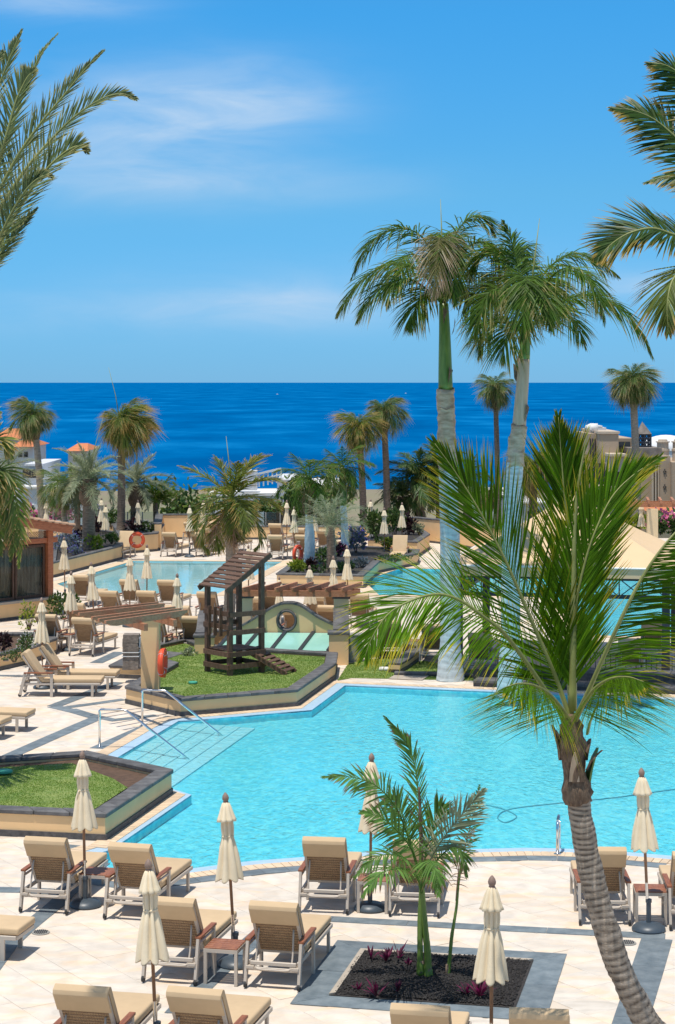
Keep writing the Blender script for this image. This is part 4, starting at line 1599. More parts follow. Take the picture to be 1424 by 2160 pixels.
# ---- closed umbrellas
def make_umbrella(seed=1, spread=1.0):
    rg = random.Random(seed)
    root = thing('closed_umbrella', 'x', 'umbrella')
    b = MB(); b.lathe([(0, .225), (.018, .235), (.045, .225), (.085, .175), (.105, .10), (.112, .05)], 28); b.build('base', M['basemat'], root, smooth=True)
    b = MB(); b.lathe([(.10, .034), (.38, .034), (.385, .043), (.43, .043), (.435, .03)], 16); b.build('base_tube', M['basemat'], root, smooth=True)
    b = MB(); b.lathe([(.43, .021), (.66, .021)], 12); b.build('sleeve', M['steel'], root, smooth=True)
    b = MB(); b.lathe([(.645, .0205), (2.13, .0205)], 12); b.build('pole', M['pole'], root, smooth=True)
    b = MB(); b.lathe([(2.115, .035), (2.135, .036), (2.14, .028), (2.155, .040), (2.18, .045), (2.21, .037), (2.24, .017), (2.252, .004)], 14); b.build('finial', M['finial'], root, smooth=True)
    ph = [rg.uniform(-.25, .25) for _ in range(8)]
    am = [rg.uniform(.6, 1.3) for _ in range(8)]
    ax, ay = rg.uniform(-.02, .02), rg.uniform(-.02, .02)
    def fold(k0):
        def fn(z, r, a):
            k = int(a / (2 * math.pi) * 8) % 8
            u_ = (a / (2 * math.pi) * 8) % 1
            w_ = abs(math.sin(math.pi * u_)) ** .7
            wob = noise.noise(Vector((math.cos(a) * 2, math.sin(a) * 2, z * 4 + seed * 7)))
            return r * (1 - k0 * am[k] * (1 - w_) * .9 + .10 * wob)
        return fn
    b = MB()
    b.lathe([(2.10, .05), (2.02, .075), (1.92, .082), (1.80, .090), (1.72, .086), (1.685, .078), (1.65, .090), (1.55, .118), (1.42, .145), (1.30, .168), (1.20, .188), (1.145, .198), (1.13, .20), (1.15, .10), (1.6, .04)], 64, fn=fold(.42))
    b.v = [(x + ax * (1.7 - z), y + ay * (1.7 - z), z + (.022 * math.cos(8 * math.atan2(y, x)) * max(0, 1.35 - z) * 4 if z < 1.35 else 0)) for x, y, z in b.v]
    cn = b.build('canopy', M['canvas'], root, smooth='all')
    b = MB()
    b.lathe([(2.125, .035), (2.105, .055), (2.05, .078), (1.98, .100), (1.92, .122), (1.885, .136), (1.882, .132), (1.93, .10), (2.04, .05)], 64, fn=fold(.34))
    b.build('vent_cap', M['canvas'], cn, smooth='all')
    b = MB(); b.torus((0, 0, 1.685), .077, .008, Matrix.Rotation(R(90), 3, 'X'))
    b.tube([(.05, -.065, 1.685), (.062, -.085, 1.63), (.058, -.095, 1.55)], .006, 5)
    b.build('tie_strap', M['canvas'], cn, smooth='all')
    return root
umb = [make_umbrella(s_) for s_ in (1, 2, 3, 4)]
uu = [0] * 4
ucount = [0]
TILTABLE = ('pole', 'finial', 'canopy', 'sleeve')
def umbrella(x, y, label, group, hgt=2.25, lean=(0, 0), base=True, depth=None):
    p = G(x, y, hgt)
    k = ucount[0] % 4; ucount[0] += 1
    if uu[k] == 0:
        o = umb[k]
    else:
        o = dup(umb[k])
    uu[k] += 1
    o.location = (p.x - lean[0] * hgt, p.y - lean[1] * hgt, .012)
    o.rotation_euler = (0, 0, 0)
    o.scale = (hgt / 2.25,) * 3
    rz = random.uniform(0, 6.28)
    for ch in KIDS[o.name] if o.name in KIDS else []:
        if ch.name.split('.')[0] in TILTABLE:
            mt_ = Euler((-lean[1], lean[0], 0)).to_matrix() @ Matrix.Rotation(rz, 3, 'Z')
            ch.rotation_euler = mt_.to_euler()
    o['label'] = label
    o['group'] = group
    return o
UG = 'closed umbrellas round the main pool'
for a in [(173.6, 1585, 'closed cream umbrella in front of the grass planter between two poolside loungers', (-.02, 0)),
          (475, 1673, 'closed cream umbrella on a leaning pole in front of the pool left of centre', (-.06, 0)),
          (312.5, 1814, 'closed cream umbrella nearest the bottom left, its pole leaving the picture', (-.045, 0)),
          (784, 1590, 'closed cream umbrella half covered by the young palm fronds', (.01, 0)),
          (1353, 1621, 'closed cream umbrella against the pool right of the coconut trunk', (-.045, 0)),
          (1038, 1849, 'closed cream umbrella standing in front of the black gravel bed', (.005, 0)),
          (87.6, 1261, 'closed cream umbrella between the two side-on loungers and the left planter', (-.01, 0))]:
    umbrella(a[0], a[1], a[2], UG, lean=a[3])
UM = 'closed umbrellas between the two pools'
for x, y, lb in [(150, 1205, 'umbrella with low skirt in front of the leafy potted shrub'),
                 (192, 1186, 'leaning umbrella left of the far pool in front of the water'),
                 (135, 1133, 'umbrella standing by the purple flower planter near the pavilion corner'),
                 (274, 1169.5, 'umbrella in front of the far pool, left of two close together'),
                 (310, 1148.5, 'umbrella in front of the far pool, right of two close together'),
                 (374, 1210, 'umbrella behind the right end of the carved pergola'),
                 (524, 1150, 'umbrella of which the top shows above the play hut roof'),
                 (653, 1193, 'umbrella showing above the middle of the long pergola'),
                 (703, 1173, 'umbrella above the right half of the long pergola'),
                 (732, 1151, 'umbrella beside the sloping end of the palm planter'),
                 (589, 1217, 'umbrella with wide skirt under the long pergola behind the curved wall')]:
    umbrella(x, y, lb, UM, hgt=1.80 if x == 589 else 2.25, lean=(random.uniform(-.02, .02), 0) if x != 192 else (-.05, 0))
UF = 'closed umbrellas on the far terrace'
for x, y, lb in [(59, 1052, 'far umbrella above the roof of the timber pavilion, left of a trunk'),
                 (98, 1056, 'far umbrella above the timber pavilion roof, right of a trunk'),
                 (214, 1050, 'far umbrella behind the palms, left of two overlapping'),
                 (223, 1064, 'far umbrella between the palm trunks, right of two overlapping'),
                 (291, 1055, 'far umbrella right of the tall shaggy palm trunk'),
                 (400, 1066, 'far umbrella under the left fronds of the short palm'),
                 (429, 1055, 'far umbrella against the tall parapet by the short palm'),
                 (605, 1055, 'far umbrella hidden by frond tips near the white palm trunk'),
                 (620.5, 1069, 'far umbrella just left of the white palm trunk'),
                 (663, 1066, 'far umbrella just right of the white palm trunk'),
                 (782, 1053, 'far umbrella behind the green bush by the tall palms'),
                 (810.6, 1071, 'far umbrella in front of the green bush in the planter'),
                 (848, 1060, 'far umbrella above the tall parapet by the dense palms'),
                 (1353, 1058, 'far umbrella under the timber pergola of the hotel')]:
    umbrella(x, y, lb, UF)

# ---- slatted side tables
def make_table():
    root = thing('side_table', 'x', 'side table')
    b = MB()
    for s_ in (-1, 1):
        b.box((s_ * .205, 0, .425), (.035, .44, .045)); b.box((0, s_ * .205, .425), (.375, .035, .045))
    b.build('frame', M['metal'], root)
    for k in range(5):
        b = MB(); b.box((0, -.172 + .086 * k, .455), (.43, .078, .02)); b.build('slat', M['armwood'], root, bevel=.004, segs=1)
    for sx_ in (-1, 1):
        for sy_ in (-1, 1):
            b = MB(); b.box((sx_ * .2, sy_ * .2, .20), (.04, .04, .405)); b.build('leg', M['metal'], root)
    return root
table0 = make_table(); tu = [False]
TG = 'slatted wooden side tables between loungers'
for x, y, dg, lb in [(207, 1839, 12, 'slatted table between the two poolside loungers by the grass planter'),
                     (475, 1993, 13, 'slatted table between two loungers left of the palm bed'),
                     (789, 1852, 8, 'slatted table behind the young palm clump'),
                     (1371, 1875, 4, 'slatted table beside the umbrella right of the coconut trunk'),
                     (138, 1338, 16, 'slatted table left of the lounger that faces the pergola'),
                     (362, 1344, 14, 'slatted table right of the pergola post'),
                     (866, 1351, 8, 'slatted table under the drooping coconut frond'),
                     (120, 1411, 90, 'slatted table between the two side-on loungers')]:
    o = dup(table0) if tu[0] else table0
    tu[0] = True
    p = G(x, y, .46)
    o.location = (p.x, p.y, .012); o.rotation_euler = (0, 0, -R(dg))
    o['label'] = lb; o['group'] = TG

# ---- life rings
def life_ring(loc, rz, label):
    rt = thing('life_ring', label, 'life ring', loc=loc, rz=rz)
    b = MB(); b.torus((0, 0, 0), .27, .075); b.build('ring', M['ring'], rt, smooth='all')
    for k in range(4):
        a = math.pi / 4 + k * math.pi / 2
        b = MB(); b.torus((0, 0, 0), .078, .006, n=14, m=4)
        b.v = [tuple(Matrix.Rotation(-a, 3, 'Y') @ (Matrix.Rotation(R(90), 3, 'X') @ Vector(p))) for p in b.v]
        b.build('band', M['white'], rt, loc=(.27 * math.cos(a), 0, .27 * math.sin(a)))
    b = MB(); b.torus((0, -.05, 0), .335, .012, n=30, m=5); b.build('rope', M['ring'], rt, smooth='all')
life_ring(W(289, 1139, 84.4), R(4), 'orange life ring seen flat on the beige corner planter wall')
life_ring(W(343, 1398, 45.9), R(85), 'orange life ring hung on the pergola post, seen nearly edge on')
life_ring(W(628, 1168, 76.2), R(60), 'orange life ring seen edge on beside the white palm trunk')
rt = thing('ring_stand', 'thin post carrying the edge-on life ring beside the white palm', 'post', loc=(W(630, 1168, 76.4).x, 76.5, 0))
b = MB(); b.box((0, 0, .7), (.08, .08, 1.4)); b.build('post', M['metal'], rt)
b = MB(); b.box((0, 0, 1.41), (.12, .12, .03)); b.build('post_cap', M['metal'], rt)

# ---- handrails and ladder grab rail
def handrail(pts, label, r=.026):
    rt = thing('handrail', label, 'handrail', loc=pts[0])
    b = MB()
    P = []
    for i, p in enumerate(pts):
        p = Vector(p)
        if 0 < i < len(pts) - 1:
            a, c = Vector(pts[i - 1]), Vector(pts[i + 1])
            P += [p.lerp(a, .12 / (p - a).length), p.lerp(a, .03 / (p - a).length), p.lerp(c, .03 / (p - c).length), p.lerp(c, .12 / (p - c).length)]
        else:
            P.append(p)
    b.tube([p - Vector(pts[0]) for p in P], r, 10)
    b.build('tube', M['steel'], rt, smooth='all')
    b = MB(); b.lathe([(0, .06), (.015, .06), (.02, .03)], 16); b.build('flange', M['steel'], rt, loc=(0, 0, .012), smooth=True)
a = G(210, 1578); t1 = a + Vector((0, 0, .80)); q1 = G(256, 1504, .80)
handrail([a, t1, Vector((t1.x + .55, t1.y - .08, .80)), Vector((t1.x + 2.02, t1.y - .62, -.22))], 'polished steel handrail down the pool steps, nearer of the two')
a = G(300, 1532); t1 = a + Vector((0, 0, .80))
handrail([a, t1, Vector((t1.x + .52, t1.y - .08, .80)), Vector((t1.x + 1.92, t1.y - .55, -.22))], 'polished steel handrail down the pool steps, beside the pergola post')
g = G(1176, 1804)
handrail([g, g + Vector((0, 0, .48)), g + Vector((.04, .18, .60)), g + Vector((.08, .42, .46)), g + Vector((.09, .48, -.6))], 'short curved steel grab rail at the near pool edge')

# ---- drains and lids
for x, y, mt, lb in [(86, 1967, 'drain', 'round dark floor drain on the paving near the lounger pairs'), (1323, 1989, 'drain', 'round floor drain beside the leaning coconut trunk')]:
    rt = thing('floor_drain', lb, 'drain', loc=G(x, y, .012))
    b = MB(); b.lathe([(0, .125), (.008, .12)], 24); b.build('rim', M['boxmetal'], rt)
    for k in range(-3, 4):
        l_ = 2 * math.sqrt(.1 ** 2 - (k * .027) ** 2)
        b = MB(); b.box((k * .027, 0, .013), (.015, l_, .008)); b.build('grate_bar', M['iron'], rt)
for x, y, z, lb in [(7, 1629, .40, 'round green valve lid in the small lawn by the pool steps'), (407, 1441, .335, 'small green valve lid in the play hut lawn')]:
    b = MB(); rr_ = .17 if x < 100 else .11; b.lathe([(0, rr_), (.03, rr_), (.04, rr_ * .88)], 24)
    tag(b.build('valve_lid', M['lid'], loc=G(x, y, z), smooth=True), lb, 'lid')
# ---- two tiny boats
for x, y, ln_, lb in [(585, 832, 10, 'tiny white boat far out on the sea left of the tall palms'), (856, 830, 9, 'tiny white boat far out on the sea beside the royal palm trunk')]:
    d_ = F * (H - SEA_Z) / (y - HY)
    rt = thing('boat', lb, 'boat', loc=((x - CX) * d_ / F, d_, SEA_Z))
    b = MB(); b.prism([(-ln_ / 2, -1.4), (ln_ * .25, -1.6), (ln_ / 2, 0), (ln_ * .25, 1.6), (-ln_ / 2, 1.4)], -.3, 1.8); b.build('hull', M['white'], rt)
    b = MB(); b.box((-.5, 0, 2.8), (ln_ * .4, 2.2, 2.0)); b.build('cabin', M['white'], rt)
# ================================================================== PALMS
def add_frond(b, pts, n, ln, wd, ang=(70, 25), nref=(0, 0, 1), vee=.25, droop=.3, rg=random, jit=.10, start=.12, r0=.02, seg=3, vj=None, bare=False, mid=None, sides=(-1, 1), miss=0.0, lenfn=None):
    """leaflets in two rows along a midrib; mid collects the midrib"""
    P = spline(pts, 40)
    m = mid if mid is not None else b
    m.tube(P, [max(.003, r0 * (1 - .9 * i / 40)) for i in range(41)], 5, t=[.0] * (41 * 5))
    if bare:
        return
    nref = Vector(nref)
    for i in range(n):
        u = start + (1 - start) * (i + .5) / n
        f = u * 40
        k = min(int(f), 39)
        p = P[k].lerp(P[k + 1], f - k)
        T = (P[min(k + 2, 40)] - P[max(k - 1, 0)]).normalized()
        Nn = (nref - T * nref.dot(T))
        Nn = Nn.normalized() if Nn.length > .05 else T.orthogonal().normalized()
        Sd = T.cross(Nn).normalized()
        v = (u - start) / (1 - start)
        if lenfn:
            l0 = ln * lenfn(v)
        else:
            l0 = ln * (.45 + .55 * math.sin(math.pi * min(1, .12 + v * .95) ** .8)) * (1 - .72 * max(0, v - .66) / .34)
        for s_ in sides:
            if miss and rg.random() < miss:
                continue
            a = R(ang[0] + (ang[1] - ang[0]) * v + rg.uniform(-9, 9) * jit * 10)
            ve = vee + rg.uniform(-1, 1) * (vj if vj is not None else jit * 1.2)
            d = T * math.cos(a) + (Sd * s_ * math.cos(ve) + Nn * math.sin(ve)) * math.sin(a)
            d.normalize()
            wv = (T - d * T.dot(d))
            wv = wv.normalized() if wv.length > .05 else Nn
            wv = (wv + Nn * rg.uniform(-.5, .5)).normalized()
            l1 = l0 * rg.uniform(.85, 1.1)
            dr = droop * rg.uniform(.6, 1.4)
            st = [0, .35, .72, 1.0] if seg >= 3 else ([0, .5, 1.0] if seg == 2 else [0, 1.0])
            ww = [.55, 1.0, .75, 0] if seg >= 3 else ([.7, .95, 0] if seg == 2 else [1.0, 0])
            vs, fs, ts = [], [], []
            for q, wk in zip(st, ww):
                c = p + d * (l1 * q) + Vector((0, 0, -1)) * (dr * l1 * q * q)
                if wk == 0:
                    vs.append(c); ts.append(q)
                else:
                    vs += [c - wv * wd * wk / 2, c + wv * wd * wk / 2]; ts += [q, q]
            e = len(st) - 2
            for q in range(e):
                fs.append((2 * q, 2 * q + 1, 2 * q + 3, 2 * q + 2))
            fs.append((2 * e, 2 * e + 1, 2 * e + 2))
            b.add(vs, fs, ts)

def arch(L0, e0, bend, n=6, wob=0.0, rg=random):
    """midrib in the XZ plane, starting at elevation e0 (deg) and bending down by bend (deg) along its length"""
    pts = [Vector((0, 0, 0))]
    for i in range(n):
        e = R(e0 - bend * ((i + .5) / n) ** 1.3)
        pts.append(pts[-1] + Vector((math.cos(e), wob * math.sin(i), math.sin(e))) * (L0 / n))
    return pts

# unit fronds shared by the procedural palms
FR = {}
def frond_set(kind, matname, specs, n, ln, wd, seg=2, **kw):
    FR[kind] = []
    rg = random.Random(hash(kind) % 1000 if False else len(kind) * 13)
    for e0, bend in specs:
        b = MB()
        add_frond(b, arch(1.0, 0, bend, wob=.02), n, ln, wd, rg=rg, seg=seg, r0=.012, **kw)
        FR[kind].append(b.mesh('frond', M[matname], attr=True))
B0 = [(0, 30), (0, 65), (0, 100), (0, 135)]
frond_set('royal', 'royal', B0, 92, .36, .015, seg=3, vee=.15, droop=.60, ang=(72, 30), jit=.22, vj=.75)
BQ = [(0, 55), (0, 95), (0, 120), (0, 110)]
frond_set('queen', 'queen', BQ, 64, .44, .013, seg=3, vee=.0, droop=1.15, ang=(60, 25), jit=.3, vj=1.0)
frond_set('olive', 'olive', BQ, 64, .46, .013, seg=3, vee=.0, droop=1.15, ang=(60, 25), jit=.3, vj=1.0)
frond_set('king', 'olive', B0, 58, .36, .020, seg=2, vee=.3, droop=.30, ang=(60, 25), jit=.2)
frond_set('kinggreen', 'royal', B0, 60, .38, .017, seg=2, vee=.1, droop=.6, ang=(60, 25), jit=.3)
frond_set('date', 'greyleaf', B0, 80, .26, .012, seg=2, vee=.35, droop=.15, ang=(55, 22), jit=.3)
frond_set('feather', 'greyleaf', B0, 50, .30, .008, seg=2, vee=.3, droop=.35, ang=(60, 30), jit=.6)
frond_set('dark', 'dark_leaf', B0, 64, .36, .020, seg=2, vee=.2, droop=.5, ang=(60, 25), jit=.3)
frond_set('dry', 'dryleaf', B0, 40, .34, .010, seg=2, vee=0, droop=.9, ang=(55, 20), jit=.6)

def ringed(b, pts, r, step, n=14, amp=.05, rg=random, seed=0, rough=.03, scar=False):
    """trunk with leaf-scar rings"""
    ln = sum((Vector(pts[i + 1]) - Vector(pts[i])).length for i in range(len(pts) - 1))
    k = max(4, int(ln / step))
    P = spline(pts, k * 3)
    rr, Q = [], []
    m = len(P) - 1
    for i, p in enumerate(P):
        u = i / m
        base = r(u) if callable(r) else r[0] + (r[1] - r[0]) * u
        rr.append(base * (1 + (amp if i % 3 == 0 else (-amp * .2 if i % 3 == 1 else amp * .25))))
        Q.append(p)
    o = len(b.v)
    b.tube(Q, rr, n, t=[1.0 if (scar and i % 3 == 1) else (.25 if scar and i % 3 == 2 else 0.0) for i in range(len(Q)) for _ in range(n)])
    for i in range(o, len(b.v)):
        v = Vector(b.v[i])
        j = (i - o) // n
        c = Q[min(j, m)]
        d = v - c
        z = noise.noise(v * 5.0 + Vector((seed, 0, 0))) * rough + noise.noise(v * 17.0) * rough * .5
        b.v[i] = tuple(c + d * (1 + z * 1.6) + Vector((0, 0, noise.noise(v * 3.5 + Vector((0, 0, seed))) * step * .9)))

def crown(root, kind, top, L0, elevs, nf, seed, bendk=1.0, az0=0.0, squash=(1, 1), asym=None, sc=1.0):
    """fronds at golden-angle azimuths from upright to hanging; elevs=(hi, lo) degrees"""
    rg = random.Random(seed)
    for i in range(nf):
        u = (i + .5) / nf
        e = elevs[0] + (elevs[1] - elevs[0]) * u + rg.uniform(-7, 7)
        az = az0 + i * 2.39996 + rg.uniform(-.2, .2)
        l_ = L0 * rg.uniform(.85, 1.1) * (1.0 if u > .15 else .85)
        if asym:
            l_ *= 1 + asym[0] * math.cos(az - asym[1])
        v = min(3, max(0, int((rg.random() * 1.3 + u * 2.2) * bendk)))
        o = obj('frond', FR[kind][v], root, loc=top)
        o.rotation_euler = Euler((rg.uniform(-.25, .25), -R(e), az), 'XYZ')
        o.scale = (l_, l_ * squash[0] * sc, l_ * squash[1] * sc)

def palm(name, label, base, path, rad, mats, step=.12, rings=.04, group=None):
    """root with its trunk; path relative to base"""
    rt = thing(name, label, 'palm tree', loc=base, group=group)
    b = MB()
    ringed(b, path, rad, step, amp=rings, seed=base[0])
    b.build('trunk', M[mats], rt, smooth='all')
    return rt

def far_palm(label, kind, tx, ty_base, top_x, top_y, d, rtrunk, Lpx, elevs, nf, seed, trunkmat='trunk', base_z=None, asym=None, bendk=1.0, boot=True, shaft=None, squash=(1, 1), dry=0, spear=None, belly=0.0, name='palm_tree'):
    """palm placed by the column of its foot and its crown centre (photo pixels) at distance d"""
    top = W(top_x, top_y, d)
    foot = W(tx, ty_base, d)
    if base_z is not None:
        foot.z = base_z
    rel = top - foot
    rt = thing(name, label, 'palm tree', loc=foot)
    b = MB()
    h = rel.z
    def rad(u):
        return rtrunk * (1.12 - .25 * u + belly * math.sin(math.pi * min(1, u * 1.25)) + (.35 * max(0, 1 - u * 9)))
    cut = 1.0
    if shaft:
        cut = 1 - shaft / h
    ringed(b, [Vector((0, 0, 0)), rel * (.5 * cut) + Vector((.04 * h * .2, 0, 0)), rel * cut], rad, .14, n=12, amp=.05, seed=seed)
    b.build('trunk', M[trunkmat], rt, smooth='all')
    if shaft:
        b = MB()
        b.tube(spline([rel * cut, rel * (cut + (1 - cut) * .4), rel * (cut + (1 - cut) * .8), rel], 8), [rtrunk * k for k in (1.0, 1.08, 1.06, 1.0, .92, .84, .74, .66, .55)], 12)
        b.build('crownshaft', M['shaft'], rt, smooth='all')
    elif boot:
        b = MB()
        rg = random.Random(seed)
        b.tube(spline([rel * (1 - 1.1 / h), rel * (1 - .7 / h), rel * (1 - .3 / h), rel], 8), [rtrunk * k for k in (1.05, 1.35, 1.6, 1.6, 1.45, 1.3, 1.15, 1.0, .7)], 10)
        for k in range(12):
            a = rg.uniform(0, 6.28); z = rel.z - rg.uniform(.15, 1.0)
            c = Vector((rel.x + math.cos(a) * rtrunk * 1.3, rel.y + math.sin(a) * rtrunk * 1.3, z))
            b.bar(c, c + Vector((math.cos(a) * .12, math.sin(a) * .12, .30)), .09, .03)
        b.build('leaf_base', M['fibre'], rt, smooth=False)
    L0 = Lpx * d / F
    crown(rt, kind, rel, L0, elevs, nf, seed, bendk=bendk, asym=asym, squash=squash)
    if dry:
        crown(rt, 'dry', rel - Vector((0, 0, .15)), L0 * .8, (-30, -75), dry, seed + 5, bendk=.8)
    if spear:
        b = MB(); b.tube([rel, rel + Vector((spear[0] * d / F * .4, 0, spear[1] * d / F * .5)), rel + Vector((spear[0] * d / F, 0, spear[1] * d / F))], [.025, .018, .006], 6)
        b.build('spear_leaf', M['rachis'], rt, smooth='all')
    return rt

# ---- the two royal palms
def royal(label, base, path, prof, shaft_path, shaft_r, crown_at, seed, L0, dryshaft=False, fronds=(), spear=None):
    rt = thing('royal_palm', label, 'palm tree', loc=base)
    n = len(path)
    P = spline(path, 60)
    rr = [prof(i / 60) for i in range(61)]
    cut = 44
    b = MB()
    ringed(b, [P[i] for i in range(0, cut + 1, 2)], lambda u: prof(u * cut / 60), .13, n=24, amp=.010, seed=seed, rough=.012, scar=True)
    b.build('trunk', M['trunk_pale_ring'], rt, smooth='all', attr=True)
    b = MB()
    ringed(b, [P[i] for i in range(cut, 61, 2)], lambda u: prof((cut + u * (60 - cut)) / 60) * 1.02, .22, n=20, amp=.05, seed=seed + 3, rough=.10)
    b.build('rough_trunk', M['trunk_rough'], rt, smooth='all')
    S_ = spline(shaft_path, 16)
    b = MB()
    b.tube(S_, [shaft_r[0] + (shaft_r[1] - shaft_r[0]) * (i / 16) ** 1.2 for i in range(17)], 16)
    b.build('crownshaft', M['shaft_dry' if dryshaft else 'shaft'], rt, smooth='all')
    c = crown_at
    if dryshaft:
        b = MB(); b.tube(spline([S_[-1], S_[-1].lerp(c, .5), c], 8), [shaft_r[1] * 1.0, shaft_r[1] * .98, shaft_r[1] * .95, shaft_r[1] * .9, shaft_r[1] * .85, shaft_r[1] * .8, shaft_r[1] * .7, shaft_r[1] * .6, shaft_r[1] * .5], 14)
        b.build('inner_shaft', M['shaft'], rt, smooth='all')
    # loose sheath edges
    rg = random.Random(seed)
    b = MB()
    for k in range(5):
        a = rg.uniform(0, 6.28)
        q = S_[rg.choice((1, 2, 10, 12))]
        o_ = Vector((math.cos(a), math.sin(a), 0)) * shaft_r[0]
        b.add([q + o_ * .95, q + o_ * .95 + Vector((.10, 0, .35)), q + o_ * 1.4 + Vector((0, 0, .45)), q + o_ * 1.25 + Vector((0, 0, .1))], [(0, 1, 2, 3)])
    b.build('sheath', M['fibre'], rt)
    rf = random.Random(seed)
    for i, (pts, dry, dens) in enumerate(fronds):
        fb = MB()
        add_frond(fb, pts, int(128 * dens), .98, .022 if dry else .032, ang=(64, 22), nref=(0, 0, 1), vee=.10, droop=.48, rg=rf, jit=.10, vj=.55, start=.14, r0=.03)
        fb.build('dry_frond' if dry else 'frond', M['royaldry' if dry else 'royal'], rt, attr=True)
    if spear:
        b = MB(); b.tube([c - Vector((0, 0, .4)), c + spear * .5, c + spear], [.032, .024, .006], 6); b.build('spear_leaf', M['rachis'], rt, smooth='all')
    return rt
d1 = 50.2; k1 = d1 / F
base1 = W(950, 1437, d1); base1.z = 0
def rel1(x, y, dy=0.0):
    p = W(x, y, d1); return Vector((p.x - base1.x, dy, p.z))
M['royaldry'] = leafmat('fading royal palm leaf', (.16, .15, .05), (.42, .30, .20), .6, .3, .45)
rp1 = royal('tall royal palm with blue white trunk and bright green crownshaft at the pool edge', base1,
      [Vector((0, 0, 0)), rel1(950, 1330), rel1(950, 1230), rel1(949, 1130), rel1(946, 1030), rel1(943, 930), rel1(940, 820)],
      lambda u: .262 + .10 * max(0, 1 - u * 8) - .050 * u + .012 * math.sin(math.pi * u),
      [rel1(940, 822), rel1(939, 760), rel1(938, 700), rel1(936, 640)], (.185, .12), rel1(936, 615), 4, 2.9,
      fronds=[([rel1(936, 645)] + [rel1(*p) for p in q], dr_, dn) for q, dr_, dn in [
          ([(918, 560, -.3), (888, 505, -.7), (845, 488, -1.0), (800, 502, -1.2), (765, 540, -1.3), (742, 590, -1.3)], 0, 1),
          ([(905, 590, .2), (860, 556, .4), (810, 560, .5), (765, 588, .6), (730, 632, .6), (712, 662, .6)], 0, 1),
          ([(900, 612, -.4), (858, 592, -.8), (812, 605, -1.1), (775, 640, -1.2), (752, 680, -1.2)], 0, .9),
          ([(932, 560, -.6), (925, 515, -1.3), (918, 520, -1.9), (910, 575, -2.3), (906, 640, -2.4)], 1, 1),
          ([(940, 565, -.5), (942, 520, -1.2), (944, 530, -1.8), (948, 590, -2.1), (950, 650, -2.2)], 0, .9),
          ([(946, 560, .2), (965, 490, .4), (995, 455, .5), (1028, 460, .6), (1046, 488, .6)], 0, 1),
          ([(955, 575, -.5), (985, 525, -1.0), (1020, 520, -1.3), (1048, 560, -1.5), (1060, 615, -1.5)], 0, 1),
          ([(960, 600, .5), (1000, 570, 1.0), (1038, 585, 1.3), (1060, 630, 1.5), (1068, 685, 1.5)], 0, .9),
          ([(940, 560, .6), (945, 500, 1.3), (950, 480, 1.9), (955, 510, 2.4), (958, 570, 2.6)], 0, .9),
          ([(915, 570, .6), (880, 530, 1.3), (850, 540, 1.9), (830, 590, 2.2), (822, 640, 2.2)], 0, .9),
          ([(950, 620, -.3), (975, 612, -.7), (995, 640, -1.0), (1005, 690, -1.1)], 0, .8),
          ([(920, 625, -.3), (895, 622, -.6), (875, 650, -.9), (865, 700, -1.0)], 0, .8)]],
      spear=Vector((-.08, 0, 2.35)))
d2 = 47.5; k2 = d2 / F
base2 = W(1076, 1420, d2); base2.z = 0
def rel2(x, y, dy=0.0):
    p = W(x, y, d2); return Vector((p.x - base2.x, dy, p.z))
rp2 = royal('tall royal palm with slightly leaning trunk and peeling dry crownshaft', base2,
      [Vector((0, 0, 0)), rel2(1077, 1320), rel2(1078, 1200), rel2(1080, 1100), rel2(1084, 1010), rel2(1090, 940), rel2(1095, 898)],
      lambda u: .235 + .10 * max(0, 1 - u * 8) - .055 * u + .012 * math.sin(math.pi * u),
      [rel2(1095, 900), rel2(1099, 850), rel2(1103, 800), rel2(1106, 757)], (.165, .135), rel2(1112, 675), 9, 2.9, dryshaft=True,
      fronds=[([rel2(1111, 700)] + [rel2(*p) for p in q], dr_, dn) for q, dr_, dn in [
          ([(1095, 610, .2), (1070, 545, .4), (1040, 522, .5), (1012, 540, .6), (995, 588, .6)], 0, 1),
          ([(1085, 650, -.4), (1050, 615, -.8), (1018, 630, -1.1), (1002, 680, -1.2), (998, 720, -1.2)], 0, 1),
          ([(1104, 610, .3), (1094, 545, .5), (1080, 495, .6), (1066, 462, .6)], 0, 1.1),
          ([(1112, 610, .8), (1110, 545, 1.5), (1112, 510, 2.0), (1122, 515, 2.4), (1130, 560, 2.6)], 0, .9),
          ([(1128, 620, .3), (1165, 560, .5), (1215, 532, .6), (1268, 546, .7), (1312, 578, .7)], 0, 1),
          ([(1130, 630, -.6), (1165, 578, -1.3), (1205, 580, -1.8), (1235, 625, -2.1), (1248, 685, -2.2)], 0, 1.1),
          ([(1140, 668, -.2), (1205, 628, -.4), (1270, 632, -.5), (1330, 682, -.6), (1368, 752, -.6)], 0, 1.1),
          ([(1135, 680, .4), (1180, 650, .9), (1222, 672, 1.2), (1248, 728, 1.3)], 0, .9),
          ([(1085, 685, .3), (1050, 668, .6), (1026, 700, .8), (1016, 750, .8)], 0, .9),
          ([(1108, 630, -.7), (1100, 590, -1.4), (1092, 610, -2.0), (1085, 670, -2.3), (1082, 720, -2.3)], 0, .9),
          ([(1116, 640, -.8), (1124, 612, -1.5), (1134, 640, -2.1), (1142, 700, -2.3)], 0, .9),
          ([(1100, 620, .8), (1075, 575, 1.6), (1050, 590, 2.2), (1035, 640, 2.5)], 0, .9),
          ([(1125, 620, .9), (1160, 580, 1.7), (1195, 600, 2.3), (1215, 655, 2.5)], 0, .9),
          ([(1096, 690, -.4), (1076, 690, -.7), (1060, 720, -.9), (1054, 765, -.9)], 0, .7)]],
      spear=Vector((.30, 0, 2.45)))

